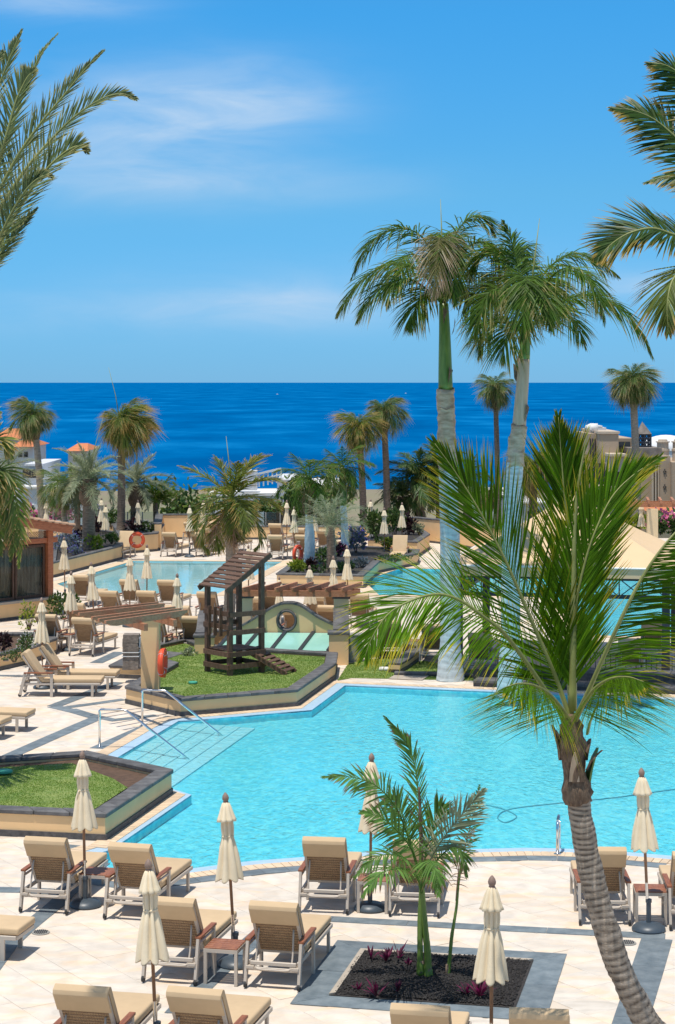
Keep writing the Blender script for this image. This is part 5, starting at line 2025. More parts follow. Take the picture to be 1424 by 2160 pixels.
# ---- the leaning coconut palm in front
dc = 20.6
def C(x, y, dy=0.0):
    return W(x, y, dc + dy)
cbase = Vector((W(1440, 2262, dc).x, dc, 0))
coco = thing('coconut_palm', 'leaning coconut palm with ringed grey trunk in the right foreground', 'palm tree', loc=cbase)
def crel(x, y, dy=0.0):
    return C(x, y, dy) - cbase
b = MB()
tp = [Vector((0, 0, 0)), crel(1398, 2205), crel(1350, 2130), crel(1302, 2030), crel(1270, 1930), crel(1247, 1840), crel(1231, 1760), crel(1221, 1690), crel(1215, 1650)]
ringed(b, tp, lambda u: .150 - .020 * min(1, u * 1.2) - .012 * u, .070, n=36, amp=.034, seed=3, rough=.060, scar=True)
b.build('trunk', M['trunk_ring'], coco, smooth='all', attr=True)
b = MB()
b.tube(spline([crel(1219, 1694), crel(1216, 1665), crel(1213, 1640), crel(1210, 1600), crel(1208, 1565), crel(1207, 1530), crel(1206, 1505)], 24),
       [.135 + .025 * math.sin(i * .5) if i < 14 else .145 - .008 * (i - 14) for i in range(25)], 18)
for i in range(len(b.v)):
    v = Vector(b.v[i]); c = crel(1211, 1600); d = Vector((v.x - c.x, v.y - c.y, 0))
    b.v[i] = tuple(v + d * (noise.noise(v * 9) * .30 + noise.noise(v * 22) * .15))
b.build('fibre_sheath', M['fibre'], coco, smooth='all')
rg = random.Random(12)
for k in range(16):                                          # old leaf bases standing off the trunk
    a = rg.uniform(0, 6.28) if k > 5 else -1.57 + rg.uniform(-1.6, 1.6)
    y = rg.uniform(1530, 1690)
    c = crel(1211, y) + Vector((math.cos(a) * .115, math.sin(a) * .115, 0))
    out = Vector((math.cos(a), math.sin(a), 0))
    h = rg.uniform(.18, .38)
    side = Vector((-out.y, out.x, 0)) * rg.uniform(.05, .085)
    lean = rg.uniform(.03, .16)
    b = MB()
    top = [(0, 1.0), (.35, .9), (.75, .55), (1, .12)]
    vs = []
    for u_, w_ in top:
        q = c + out * (lean * u_ ** 1.5 + .015) + Vector((0, 0, h * u_ - .04))
        vs += [q - side * w_, q + side * w_, q + side * w_ * .9 + out * .022, q - side * w_ * .9 + out * .022]
    fs = []
    for i in range(3):
        for j in range(4):
            fs.append((i * 4 + j, i * 4 + (j + 1) % 4, (i + 1) * 4 + (j + 1) % 4, (i + 1) * 4 + j))
    fs += [(3, 2, 1, 0), (12, 13, 14, 15)]
    b.add(vs, fs)
    b.build('leaf_base', M['shaft_dry' if k in (0, 7) else ('shaft' if k in (3, 9, 12) else 'fibre')], coco)
def cfrond(pts, n, ln, nref, vee=.15, droop=.2, ang=(62, 22), wd=.030, r0=.030, start=.10, seed=1, jit=.07, **kw):
    b, mrib = MB(), MB()
    add_frond(b, [crel(*p) for p in pts], int(n * 1.65), ln * 1.12, wd * .50, ang=ang, nref=nref, vee=vee, droop=droop, rg=random.Random(seed), start=start, r0=r0, mid=mrib, jit=jit, **kw)
    o = b.build('frond', M['cocos'], coco, attr=True)
    mrib.build('midrib', M['rachis'], o, smooth='all')
cfrond([(1206, 1525), (1180, 1450), (1159, 1397, -.1), (1117, 1299, -.2), (1072, 1195, -.3), (1034, 1120, -.35), (1000, 1058, -.4), (960, 995, -.45), (917, 935, -.5)], 92, 1.02, (.5, -.85, .1), ang=(48, 14), droop=.05, seed=2, wd=.034)
cfrond([(1205, 1530), (1162, 1473, -.2), (1108, 1394, -.5), (1060, 1332, -.7), (1024, 1304, -.8), (981, 1272, -.9), (939, 1255, -1.0), (897, 1257, -1.1), (846, 1277, -1.2), (812, 1303, -1.25), (785, 1345, -1.3), (770, 1385, -1.3)], 100, .92, (-.15, -.6, .8), ang=(66, 26), vee=.0, droop=.22, seed=3, wd=.030)
cfrond([(1206, 1520), (1206, 1440), (1209, 1360), (1216, 1270), (1232, 1195), (1254, 1125), (1290, 1050, .1), (1335, 1003, .2), (1388, 968, .3)], 96, .90, (-.2, -1, .2), ang=(34, 12), vee=.25, droop=.04, seed=4, wd=.040)
cfrond([(1205, 1520), (1199, 1400, .3), (1200, 1250, .45), (1198, 1113, .5), (1190, 1037, .5), (1184, 959, .5), (1178, 880, .45)], 100, .86, (.0, -1, .1), ang=(36, 14), vee=.2, droop=.03, seed=5, wd=.034)
cfrond([(1209, 1525), (1237, 1467, -.2), (1277, 1377, -.4), (1316, 1293, -.5), (1350, 1226, -.5), (1386, 1170, -.5), (1430, 1118, -.4), (1480, 1080, -.3), (1530, 1065)], 150, 1.05, (.5, -.75, .45), ang=(74, 26), vee=-.05, droop=.28, seed=6, wd=.036, sides=(1,))
cfrond([(1206, 1528), (1182, 1492, -.3), (1156, 1462, -.6), (1128, 1446, -.9), (1095, 1442, -1.2), (1064, 1450, -1.4)], 62, .82, (0, -.25, 1), ang=(74, 26), vee=-.75, droop=.10, seed=7, wd=.026, jit=.12)
cfrond([(1210, 1528), (1230, 1488, -.3), (1256, 1452, -.6), (1288, 1432, -.9), (1325, 1428, -1.2), (1358, 1438, -1.4)], 62, .84, (0, -.25, 1), ang=(74, 26), vee=-.75, droop=.10, seed=8, wd=.026, jit=.12)
b = MB(); b.tube(spline([crel(1208, 1500), crel(1210, 1300), crel(1212, 1120), crel(1222, 1010), crel(1243, 896)], 20), [.045 - .0021 * i for i in range(21)], 8); b.build('spear_leaf', M['rachis'], coco, smooth='all')

# ---- coconut palm beyond the right edge, fronds reaching in
dq = 18.0
qb = W(1570, 560, dq); qb.z = 0
cp2 = thing('coconut_palm', 'coconut palm outside the right edge whose dark fronds hang into the sky', 'palm tree', loc=qb)
def qrel(x, y, dy=0.0):
    return W(x, y, dq + dy) - qb
b = MB(); ringed(b, [Vector((.1, .2, 0)), qrel(1600, 1600), qrel(1580, 1000), qrel(1565, 560)], lambda u: .19 - .05 * u, .10, n=16, amp=.04); b.build('trunk', M['trunk'], cp2, smooth='all')
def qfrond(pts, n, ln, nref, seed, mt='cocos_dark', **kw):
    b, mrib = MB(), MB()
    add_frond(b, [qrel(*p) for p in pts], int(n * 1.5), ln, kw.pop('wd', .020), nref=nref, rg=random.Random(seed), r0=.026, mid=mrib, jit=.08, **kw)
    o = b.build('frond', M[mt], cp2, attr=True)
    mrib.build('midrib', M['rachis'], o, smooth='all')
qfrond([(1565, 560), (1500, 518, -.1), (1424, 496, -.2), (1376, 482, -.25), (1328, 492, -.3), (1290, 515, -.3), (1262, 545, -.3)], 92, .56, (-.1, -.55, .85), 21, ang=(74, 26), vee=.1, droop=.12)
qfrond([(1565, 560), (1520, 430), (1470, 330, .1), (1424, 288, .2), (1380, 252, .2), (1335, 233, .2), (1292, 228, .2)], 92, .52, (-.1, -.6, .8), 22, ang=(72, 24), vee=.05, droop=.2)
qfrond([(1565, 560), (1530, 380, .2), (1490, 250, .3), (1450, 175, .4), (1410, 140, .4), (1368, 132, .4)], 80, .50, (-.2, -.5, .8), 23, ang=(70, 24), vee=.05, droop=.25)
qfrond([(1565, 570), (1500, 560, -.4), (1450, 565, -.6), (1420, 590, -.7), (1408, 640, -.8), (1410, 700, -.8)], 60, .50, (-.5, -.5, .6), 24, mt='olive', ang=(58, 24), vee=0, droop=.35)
qfrond([(1565, 555), (1540, 470, .5), (1500, 400, .8), (1455, 372, 1.0), (1405, 372, 1.1), (1360, 385, 1.1)], 60, .30, (-.2, -.5, .8), 25, ang=(72, 26), vee=0, droop=.25)
for k, az in enumerate((0, 40, 75, -40)):
    pts = [Vector((0, 0, 0)), Vector((1.0 * math.cos(R(az)), 1.0 * math.sin(R(az)), .5)), Vector((2.1 * math.cos(R(az)), 2.1 * math.sin(R(az)), .45)), Vector((3.0 * math.cos(R(az)), 3.0 * math.sin(R(az)), -.3))]
    b = MB(); add_frond(b, [qrel(1565, 560) + p for p in pts], 60, .6, .03, rg=random.Random(40 + k), droop=.3); b.build('frond', M['cocos'], cp2, attr=True)

# ---- date palm beyond the left edge
dd = 17.0
lb_ = W(-75, 640, dd); lb_.z = 0
dp = thing('date_palm', 'grey green date palm outside the left edge reaching its stiff fronds into the sky', 'palm tree', loc=lb_)
def lrel(x, y, dy=0.0):
    return W(x, y, dd + dy) - lb_
b = MB(); ringed(b, [Vector((0, 0, 0)), lrel(-78, 1300), lrel(-75, 640)], lambda u: .26, .14, n=16, amp=.07); b.build('trunk', M['trunk_brown'], dp, smooth='all')
def dfrond(pts, n, ln, nref, seed, **kw):
    b, mrib = MB(), MB()
    add_frond(b, [lrel(*p) for p in pts], int(n * 1.25), ln * .78, kw.pop('wd', .013), nref=nref, rg=random.Random(seed), r0=.024, mid=mrib, jit=.13, start=.06, **kw)
    o = b.build('frond', M['date'], dp, attr=True)
    mrib.build('midrib', M['rachis'], o, smooth='all')
kd = dict(ang=(52, 20), vee=.30, droop=.05)
dfrond([(-70, 630), (-20, 550), (20, 475), (62, 405), (105, 350), (142, 318), (166, 308), (184, 318)], 110, .42, (-.35, -.85, .45), 31, **kd)
dfrond([(-70, 630), (-40, 520), (0, 440, .2), (55, 355, .3), (112, 290, .4), (165, 240, .4), (220, 206, .4), (258, 198, .4), (286, 208, .4)], 110, .40, (-.35, -.8, .5), 32, **kd)
dfrond([(-70, 630), (-45, 500, -.2), (0, 400, -.3), (40, 325, -.3), (90, 255, -.3), (140, 195, -.3), (180, 145, -.3), (218, 108, -.3)], 110, .40, (-.6, -.75, .3), 33, **kd)
dfrond([(-70, 630), (-50, 520, -.5), (-20, 400, -.8), (10, 300, -1.0), (32, 220, -1.0), (48, 182, -1.0), (60, 160, -1.0), (74, 148, -1.0)], 100, .38, (-.3, -.9, .3), 34, **kd)
dfrond([(-70, 630), (-60, 480, .3), (-40, 330, .4), (-15, 220, .5), (10, 150, .5), (28, 105, .5), (45, 66, .5)], 100, .40, (-.5, -.8, .2), 35, **kd)
dfrond([(-70, 630), (-45, 470, .8), (0, 340, 1.0), (30, 250, 1.1), (62, 165, 1.2), (90, 110, 1.2), (122, 71, 1.2)], 100, .24, (-.6, -.7, .3), 36, **kd)
dfrond([(-70, 630), (-80, 480), (-75, 330, -.2), (-55, 220, -.3), (-25, 150, -.4), (5, 110, -.4)], 90, .40, (.2, -.9, .2), 37, **kd)
dfrond([(-70, 635), (-35, 570, -.6), (0, 500, -.9), (30, 440, -1.0), (60, 395, -1.1), (88, 372, -1.1), (110, 372, -1.1)], 90, .30, (-.3, -.8, .5), 38, **kd)
dfrond([(-70, 640), (-40, 590, .4), (-5, 545, .6), (25, 505, .7), (52, 468, .8), (78, 440, .8)], 90, .30, (-.3, -.85, .5), 39, **kd)
for k, az in enumerate((100, 150, 190, 230)):
    pts = [Vector((0, 0, 0)), Vector((1.2 * math.cos(R(az)), 1.2 * math.sin(R(az)), .9)), Vector((2.3 * math.cos(R(az)), 2.3 * math.sin(R(az)), 1.0)), Vector((3.2 * math.cos(R(az)), 3.2 * math.sin(R(az)), .5))]
    b = MB(); add_frond(b, [lrel(-75, 640) + p for p in pts], 70, .4, .026, rg=random.Random(60 + k), droop=.05); b.build('frond', M['date'], dp, attr=True)

# ---- palm at the left edge drooping over the pavilion
de = 36.0
eb = W(-58, 1090, de); eb.z = .34
ep = thing('king_palm', 'yellow green palm at the left edge drooping over the timber pavilion', 'palm tree', loc=eb)
def erel(x, y, dy=0.0):
    return W(x, y, de + dy) - eb
b = MB(); ringed(b, [Vector((0, 0, 0)), erel(-58, 1250), erel(-56, 1070)], lambda u: .16, .12, n=12); b.build('trunk', M['trunk'], ep, smooth='all')
for i, (pts, sd) in enumerate([([(-56, 1060), (-20, 1000), (10, 990), (32, 1040), (42, 1120), (40, 1195)], 51), ([(-56, 1060), (-30, 1010), (0, 1010), (22, 1060), (30, 1130), (22, 1180)], 52), ([(-56, 1050), (-40, 960), (-15, 925), (8, 930), (25, 965)], 53), ([(-56, 1060), (-30, 1020), (-10, 1050), (0, 1110), (2, 1170)], 54), ([(-56, 1050), (-50, 940), (-30, 880), (0, 870)], 55)]):
    b = MB(); add_frond(b, [erel(*p) for p in pts], 56, .50, .034, nref=(0, -.5, .85), rg=random.Random(sd), ang=(62, 24), vee=.15, droop=.30, jit=.15, r0=.025); b.build('frond', M['olive'], ep, attr=True)
for az in (90, 150, 200, 260):
    o = obj('frond', FR['king'][2], ep, loc=erel(-56, 1060)); o.rotation_euler = Euler((0, -R(35), R(az))); o.scale = (2.2,) * 3

# ---- young palm clump in the gravel bed
db = 25.1
yb = G(898, 2062); yb.z = 0
yp = thing('young_palm', 'young multi stemmed green palm in the black gravel bed', 'palm tree', loc=yb)
def yrel(x, y, dy=0.0):
    return W(x, y, yb.y + dy) - yb
for pts, r_, mt in [([(887, 2052), (886, 1990), (886, 1930), (888, 1875), (884, 1830)], .032, 'shaft'), ([(903, 2066), (902, 2010), (896, 1950), (892, 1900), (889, 1840), (888, 1790)], .040, 'shaft'), ([(944, 2060, .1), (952, 1990, .1), (962, 1920, .1), (967, 1870, .1), (976, 1800, .1)], .020, 'shaft')]:
    b = MB(); ringed(b, [yrel(*p) for p in pts], lambda u: r_ * (1.25 - .6 * u + .4 * max(0, 1 - u * 8)), .09, n=12, amp=.05); b.build('stem', M[mt], yp, smooth='all')
    b = MB(); q = yrel(*pts[0]); b.tube([q + Vector((0, 0, -.03)), q + Vector((0, 0, .16))], [r_ * 1.6, r_ * 1.25], 12); b.build('stem_foot', M['trunk_brown'], yp, smooth='all')
def yfrond(pts, n, ln, nref, seed, mt='young', **kw):
    b = MB()
    add_frond(b, [yrel(*p) for p in pts], n, ln, kw.pop('wd', .024), nref=nref, rg=random.Random(seed), r0=kw.pop('r0', .016), jit=kw.pop('jit', .14), **kw)
    b.build('frond', M[mt], yp, attr=True)
yfrond([(889, 1870), (888, 1780), (885, 1710), (879, 1640, .1), (868, 1590, .2), (845, 1550, .2), (812, 1512, .2)], 46, .36, (-.6, -.75, .2), 71, start=.22, ang=(42, 18), vee=.2, droop=.12)
yfrond([(886, 1850), (868, 1790, -.1), (846, 1725, -.2), (818, 1680, -.3), (780, 1650, -.3), (730, 1638, -.35), (680, 1638, -.4)], 52, .40, (-.1, -.55, .85), 72, start=.2, ang=(68, 26), vee=.05, droop=.25)
yfrond([(886, 1850), (872, 1800, -.3), (845, 1760, -.5), (805, 1725, -.6), (760, 1712, -.7)], 40, .40, (-.2, -.75, .6), 73, start=.2, ang=(62, 26), vee=.15, droop=.2)
yfrond([(892, 1850), (915, 1800, -.1), (945, 1755, -.2), (980, 1712, -.2), (1022, 1665, -.2)], 46, .46, (.3, -.8, .4), 74, mt='greyleaf', start=.2, ang=(50, 20), vee=.2, droop=.15)
yfrond([(888, 1880), (872, 1830, -.4), (840, 1805, -.7), (795, 1808, -.9), (748, 1850, -1.0)], 40, .36, (0, -.5, .9), 75, start=.15, ang=(70, 28), vee=.1, droop=.35)
yfrond([(890, 1885), (876, 1845, -.5), (845, 1832, -.9), (800, 1845, -1.2), (765, 1890, -1.3)], 40, .36, (0, -.4, .9), 76, start=.15, ang=(70, 28), vee=.1, droop=.4)
yfrond([(892, 1870), (898, 1800, .2), (910, 1750, .3), (925, 1715, .3), (935, 1700, .3)], 34, .42, (-.3, -.9, .2), 77, start=.2, ang=(38, 18), vee=.25, droop=.05)
yfrond([(890, 1880), (895, 1830, -.6), (905, 1815, -1.0), (918, 1835, -1.3), (925, 1890, -1.4)], 36, .34, (0, -.3, 1), 78, start=.15, ang=(66, 28), vee=0, droop=.5)
yfrond([(890, 1880), (915, 1825, -.1), (950, 1790, -.2), (975, 1800, -.3), (985, 1850, -.3)], 34, .30, (.2, -.5, .8), 79, start=.15, ang=(66, 28), vee=0, droop=.45)
yfrond([(887, 1860), (868, 1780, .3), (850, 1720, .5), (835, 1690, .6), (815, 1680, .6)], 34, .36, (-.4, -.8, .4), 80, start=.2, ang=(58, 24), vee=.15, droop=.2)
yfrond([(967, 1870, .1), (976, 1810, .1), (988, 1760, .1), (1003, 1700, .1), (1012, 1655, .1)], 26, .24, (.2, -.9, .2), 81, start=.25, ang=(58, 30), vee=.1, droop=.25, wd=.02, r0=.012)
yfrond([(962, 1900, .1), (966, 1850, .05), (972, 1800, 0), (985, 1765, 0), (1000, 1750, 0)], 22, .18, (.2, -.9, .2), 82, mt='dryleaf', start=.15, ang=(70, 50), vee=.1, droop=.55, wd=.014, r0=.010)
b = MB(); b.tube(spline([yrel(889, 1850), yrel(888, 1750), yrel(886, 1700), yrel(884, 1660)], 12), [.03, .03, .028, .027, .025, .024, .022, .02, .018, .016, .014, .012, .01], 8); b.build('dry_sheath', M['fibre'], yp, smooth='all')
# ---- gravel bed and little spear plants
b = MB(); b.sheet([tuple(p) for p in bed_in], .022); structure(b.build('gravel_bed', M['lava']))
kin = [tuple(p) for p in offs(bed_in, -.04)]
lay('bed_kerb', pieces(bed_in, -.07, .0, 9, .0, .04, 0.0, edges=(0, 3)), M['concrete'], deck, single=False)
b = MB()
rg = random.Random(5)
x0, x1, y0, y1 = min(p[0] for p in kin), max(p[0] for p in kin), min(p[1] for p in kin), max(p[1] for p in kin)
while len(b.v) < 9000 * 6:
    x, y = rg.uniform(x0, x1), rg.uniform(y0, y1)
    if not inside((x, y), kin):
        continue
    s_ = rg.uniform(.008, .022)
    z = .024 + .035 * max(0, noise.noise(Vector((x * 1.3, y * 1.3, 0)))) + s_ * .3
    a = rg.uniform(0, 6.28)
    q = [(x + s_ * math.cos(a + i * 1.571) * rg.uniform(.7, 1.2), y + s_ * math.sin(a + i * 1.571) * rg.uniform(.7, 1.2), z + rg.uniform(-.3, .3) * s_) for i in range(4)]
    b.add(q + [(x, y, z + s_ * .8), (x, y, z - s_)], [(0, 1, 4), (1, 2, 4), (2, 3, 4), (3, 0, 4), (1, 0, 5), (2, 1, 5), (3, 2, 5), (0, 3, 5)])
g_ = stuff(b.build('lava_gravel', M['lavastone'])); g_['label'] = 'black lava gravel covering the slate bordered bed'
for k, (x, y, h_, n, lb) in enumerate([(841, 2028, .30, 12, 'slender red spear plant at the back of the gravel bed'), (783, 2030, .22, 9, 'small dark red spear plant at the back left of the gravel bed'), (815, 2034, .20, 12, 'drooping dark red spear plant behind the young palm shadow'), (862, 2042, .14, 8, 'tiny purple spear plant beside the young palm stems'),
                                        (757, 2094, .16, 10, 'small pink red spear plant at the front left of the gravel bed'), (794, 2108, .30, 20, 'largest purple spear plant left of the middle of the bed front'), (841, 2098, .20, 10, 'purple spear plant in the young palm shadow'), (985, 2103, .20, 14, 'small purple spear plant left of the umbrella pole in the bed'), (1012, 2108, .32, 26, 'bushy purple spear plant touching the umbrella pole in the bed'), (822, 2024, .18, 8, 'small dark spear plant close behind the red one')]):
    rt = thing('spear_plant', lb, 'plant', loc=G(x, y) + Vector((0, 0, .03)), group='purple spear plants in the gravel bed')
    b = MB(); rg = random.Random(k + 90)
    for i in range(n):
        a = rg.uniform(0, 6.28); e = rg.uniform(.5, 1.4); l_ = h_ * rg.uniform(.6, 1.1)
        d = Vector((math.cos(a) * math.cos(e), math.sin(a) * math.cos(e), math.sin(e))); s_ = Vector((-math.sin(a), math.cos(a), 0)) * .016
        q = d * l_ * .55 ; t_ = d * l_ - Vector((0, 0, .12 * l_))
        b.add([(0, 0, 0), q - s_, q + s_, t_], [(0, 2, 1), (1, 2, 3)], [0, .5, .5, 1])
    b.build('leaves', M['cordy'], rt, attr=True)

# ---- palms on and behind the far terrace
far_palm('short king palm with arching orange tipped fronds in front of the far terrace', 'king', 482, 1330, 489, 1050, 61.5, .17, 138, (78, -38), 16, 101, trunkmat='trunk', base_z=0, boot=False, shaft=1.2, dry=7, spear=(-12, 130), bendk=.9)
far_palm('king palm with white swollen trunk in the planter between the far pools', 'kinggreen', 652, 1200, 652, 1010, 78, .16, 90, (72, -35), 15, 102, trunkmat='trunk_pale', base_z=.4, boot=False, shaft=1.4, dry=5, belly=.25)
far_palm('green king palm with white trunk behind the silvery feather palm', 'kinggreen', 727, 1160, 722, 985, 82, .15, 80, (70, -40), 14, 103, trunkmat='trunk_pale', base_z=.4, boot=False, shaft=1.6, dry=2)
far_palm('silvery feather palm with a short brown trunk in the palm planter', 'feather', 699, 1185, 697, 1110, 74, .17, 88, (85, 5), 20, 104, trunkmat='trunk_brown', base_z=.4, boot=False, bendk=.8)
far_palm('shaggy yellow green queen palm left of the two tall ones above the planter', 'olive', 768, 1150, 757, 905, 96, .16, 54, (88, -28), 29, 105, trunkmat='trunk_brown', base_z=0)
far_palm('tall windblown queen palm right of the yellow green one', 'queen', 817, 1140, 809, 868, 97, .16, 46, (88, -28), 29, 106, trunkmat='trunk_brown', base_z=0, asym=(.25, 0))
for x, yb_, tx, ty, L_, nf, sd, lb in [(893, 1120, 880, 1010, 92, 20, 107, 'dense dark green palm left of the blue white trunk'), (850, 1120, 850, 1050, 70, 16, 108, 'low dark palm under the dense dark green palm'), (930, 1120, 925, 985, 80, 18, 109, 'dense dark palm behind the blue white trunk'), (985, 1130, 985, 1010, 62, 14, 110, 'dark palm right of the blue white trunk')]:
    far_palm(lb, 'dark', x, yb_, tx, ty, 98, .22, L_, (80, -25), nf, sd, trunkmat='trunk_brown', base_z=-1)
far_palm('slim tall palm with a small drooping crown between the two royal palms', 'queen', 1048, 1080, 1045, 822, 110, .15, 46, (88, -28), 27, 111, trunkmat='trunk_brown', base_z=-4, boot=True)
far_palm('shaggy tall palm in front of the taupe hotel tower', 'queen', 1345, 1110, 1335, 808, 105, .21, 58, (88, -28), 36, 112, trunkmat='trunk', base_z=-4)
far_palm('slender shaggy palm above the left pavilion roof', 'queen', 91, 1090, 72, 878, 92, .16, 52, (88, -28), 29, 113, trunkmat='trunk', base_z=0, asym=(.15, 3.1))
wp = far_palm('tall windblown olive palm above the life ring', 'olive', 255, 1115, 254, 895, 90, .17, 62, (88, -28), 34, 114, trunkmat='trunk_brown', base_z=.6, asym=(.25, 0), spear=(-25, 120))
rg = random.Random(77)
for k in range(9):
    o = obj('frond', FR['olive'][rg.choice((1, 2, 2))], wp, loc=W(254, 905, 90) - wp.location)
    o.rotation_euler = Euler((rg.uniform(-.3, .3), -R(rg.uniform(20, 50)), rg.uniform(-.5, .35))); o.scale = (1.75, 1.3, 1.3)
far_palm('stout palm with grey green crown and thick dark trunk by the purple flowers', 'date', 186, 1135, 187, 1012, 84, .26, 100, (85, -25), 24, 115, trunkmat='trunk_brown', base_z=.5, bendk=.8, spear=(30, 130))
far_palm('slim young palm with dark green crown beside the pavilion corner', 'queen', 136, 1135, 132, 1030, 85, .11, 60, (88, -28), 20, 116, trunkmat='trunk', base_z=.5, boot=False)
far_palm('grey green palm behind the tall windblown olive palm', 'date', 283, 1100, 285, 1020, 96, .22, 84, (80, -25), 22, 117, trunkmat='trunk_brown', base_z=0, bendk=.8)
far_palm('low bushy green palm right of the grey green palms', 'kinggreen', 330, 1110, 328, 1062, 98, .15, 72, (88, 15), 18, 118, trunkmat='trunk_brown', base_z=-1, bendk=.4, boot=False)
far_palm('grey green palm at the far left edge above the pavilion', 'feather', 20, 1110, 18, 990, 90, .2, 80, (85, -30), 22, 119, trunkmat='trunk_brown', base_z=0)
far_palm('small palm with thin trunk behind the thick dark trunk', 'kinggreen', 163, 1110, 162, 1020, 95, .14, 60, (75, -25), 14, 120, trunkmat='trunk_brown', base_z=0, boot=False)
far_palm('yellowish palm behind the upright coconut fronds', 'olive', 1118, 1110, 1125, 985, 105, .24, 66, (88, -28), 23, 121, trunkmat='trunk_brown', base_z=-4)
far_palm('second yellowish palm beside the taupe hotel', 'olive', 1185, 1110, 1195, 975, 112, .22, 58, (88, -28), 20, 122, trunkmat='trunk_brown', base_z=-5)
far_palm('small orange tinged palm between the royal palm trunks', 'olive', 1030, 1110, 1033, 1040, 112, .16, 36, (88, -28), 16, 123, trunkmat='trunk_brown', base_z=-5)

# ================================================================== SHRUBS
def shrub(label, mt, x, y, wpx, hpx, n=260, leaf=.07, base_z=None, flowers=None, group=None, name='shrub', up=.3, depth=None):
    """bush whose foot stands at a photo pixel, sized in photo pixels"""
    p = G(x, y, base_z or 0)
    k = p.y / F
    w_, h_ = wpx * k, hpx * k
    rt = thing(name, label, 'shrub', loc=p, group=group)
    rg = random.Random(int(x * 7 + y))
    b = MB(); fl = MB(); sm = MB()
    lobes = [Vector((rg.uniform(-.32, .32) * w_, rg.uniform(-.25, .25) * w_, rg.uniform(.35, .78) * h_)) for _ in range(6)]
    for q in lobes:
        sm.tube([(q.x * .15, q.y * .15, -.02), (q.x * .6, q.y * .6, q.z * .6), q], [.018, .012, .006], 5)
    def leaf_at(bb, c, s_, d):
        d = d.normalized()
        x_ = d.cross(Vector((rg.uniform(-1, 1), rg.uniform(-1, 1), rg.uniform(-.3, .3)))).normalized()
        bb.add([c, c + d * s_ * .5 - x_ * s_ * .28, c + d * s_, c + d * s_ * .5 + x_ * s_ * .28], [(0, 1, 2, 3)], [0, .5, 1, .5])
    for i in range(n):
        q = rg.choice(lobes)
        v = Vector((rg.gauss(0, 1), rg.gauss(0, 1), rg.gauss(0, 1))).normalized()
        rad = rg.uniform(.55, 1.0)
        c = q + Vector((v.x * w_ * .27, v.y * w_ * .27, v.z * h_ * .30)) * rad
        if c.z < .01:
            c.z = rg.uniform(.01, .1)
        leaf_at(b, c, leaf * rg.uniform(.7, 1.4), v + Vector((0, 0, up)))
        if flowers and rg.random() < .35:
            leaf_at(fl, c + v * leaf * .8, leaf * .7, v + Vector((0, 0, .6)))
    b.build('foliage', M[mt], rt, attr=True)
    sm.build('stems', M['stem'], rt)
    if flowers:
        stuff(fl.build('flowers', M[flowers], rt, attr=True))
    return rt
shrub('lush shrub with large leaves beside the low umbrella skirt', 'bush', 133, 1306, 62, 64, 420, .12)
shrub('sparse yellow green potted shrub in front of the pavilion base', 'limebush', 61, 1330, 40, 62, 260, .08)
shrub('small white flowering shrub in the planter by the side-on loungers', 'bush', 58, 1376, 42, 40, 260, .08, .4, flowers='white_fl')
shrub('dark red shrub at the left end of the near left planter', 'redbush', 8, 1372, 28, 38, 200, .10, .4)
shrub('grey green trailing shrub spilling over the left planter corner', 'bush', 30, 1395, 60, 26, 260, .06, .4)
shrub('small trailing plant hanging at the planter corner by the loungers', 'bush', 58, 1402, 20, 30, 160, .05, .3)
shrub('silvery shrub beside the lawn of the play hut', 'greyleaf', 400, 1388, 28, 22, 220, .07, .25)
shrub('purple flowering bush by the pavilion corner', 'bluebush', 140, 1166, 70, 44, 520, .10, .5, flowers='purple')
shrub('bright yellow green croton bush on the long planter', 'limebush', 193, 1158, 40, 28, 320, .14, .5)
shrub('dark red bush between the purple and the yellow green bushes', 'redbush', 162, 1150, 26, 30, 220, .13, .5)
shrub('purple flowers trailing at the front of the long planter', 'bluebush', 162, 1176, 36, 22, 260, .09, .4, flowers='purple')
shrub('dark red tall bush behind the yellow green croton', 'redbush', 205, 1122, 22, 34, 240, .14, .6)
shrub('dark green bush behind the two overlapping umbrellas', 'bush', 236, 1114, 30, 40, 300, .14, .6)
shrub('purple flowers under the far palms', 'bluebush', 198, 1095, 24, 30, 200, .14, .6, flowers='purple')
shrub('clipped trailing hedge over the corner planter wall', 'bush', 236, 1146, 36, 22, 300, .10, .6)
shrub('dark red bush above the life ring', 'redbush', 284, 1122, 32, 30, 280, .14, .8)
shrub('white flowering bush right of the dark red bush above the life ring', 'bush', 306, 1122, 24, 22, 220, .12, .8, flowers='white_fl')
shrub('trailing plant hanging on the corner planter right of the life ring', 'bush', 325, 1140, 14, 36, 180, .10, .4)
shrub('yellow green bush at the left tip of the palm planter', 'limebush', 625, 1208, 34, 24, 300, .12, .4)
shrub('dark red bush beside the white trunk foot in the palm planter', 'redbush', 655, 1206, 24, 26, 200, .12, .4)
shrub('green bush under the silvery feather palm', 'bush', 683, 1195, 44, 46, 420, .12, .4)
shrub('pink flowering low bush beside the feather palm', 'redbush', 715, 1172, 26, 24, 220, .12, .4, flowers='pink')
shrub('large blue grey flowering bush in the palm planter', 'bluebush', 752, 1165, 62, 56, 620, .14, .4, flowers='purple')
shrub('large leafy green bush behind the blue grey bush', 'bush', 790, 1150, 56, 72, 700, .16, .4)
shrub('round green bush beside the far umbrella', 'bush', 833, 1132, 44, 56, 520, .16, .6)
shrub('dark red bush in the planter before the tall parapet', 'redbush', 861, 1127, 34, 42, 360, .16, .6)
shrub('small grey green bush right of the dark red bush', 'greyleaf', 884, 1128, 22, 22, 180, .12, .6)
shrub('small yellow green bush below the planter with the dark red bush', 'limebush', 820, 1160, 20, 24, 200, .12, .4)
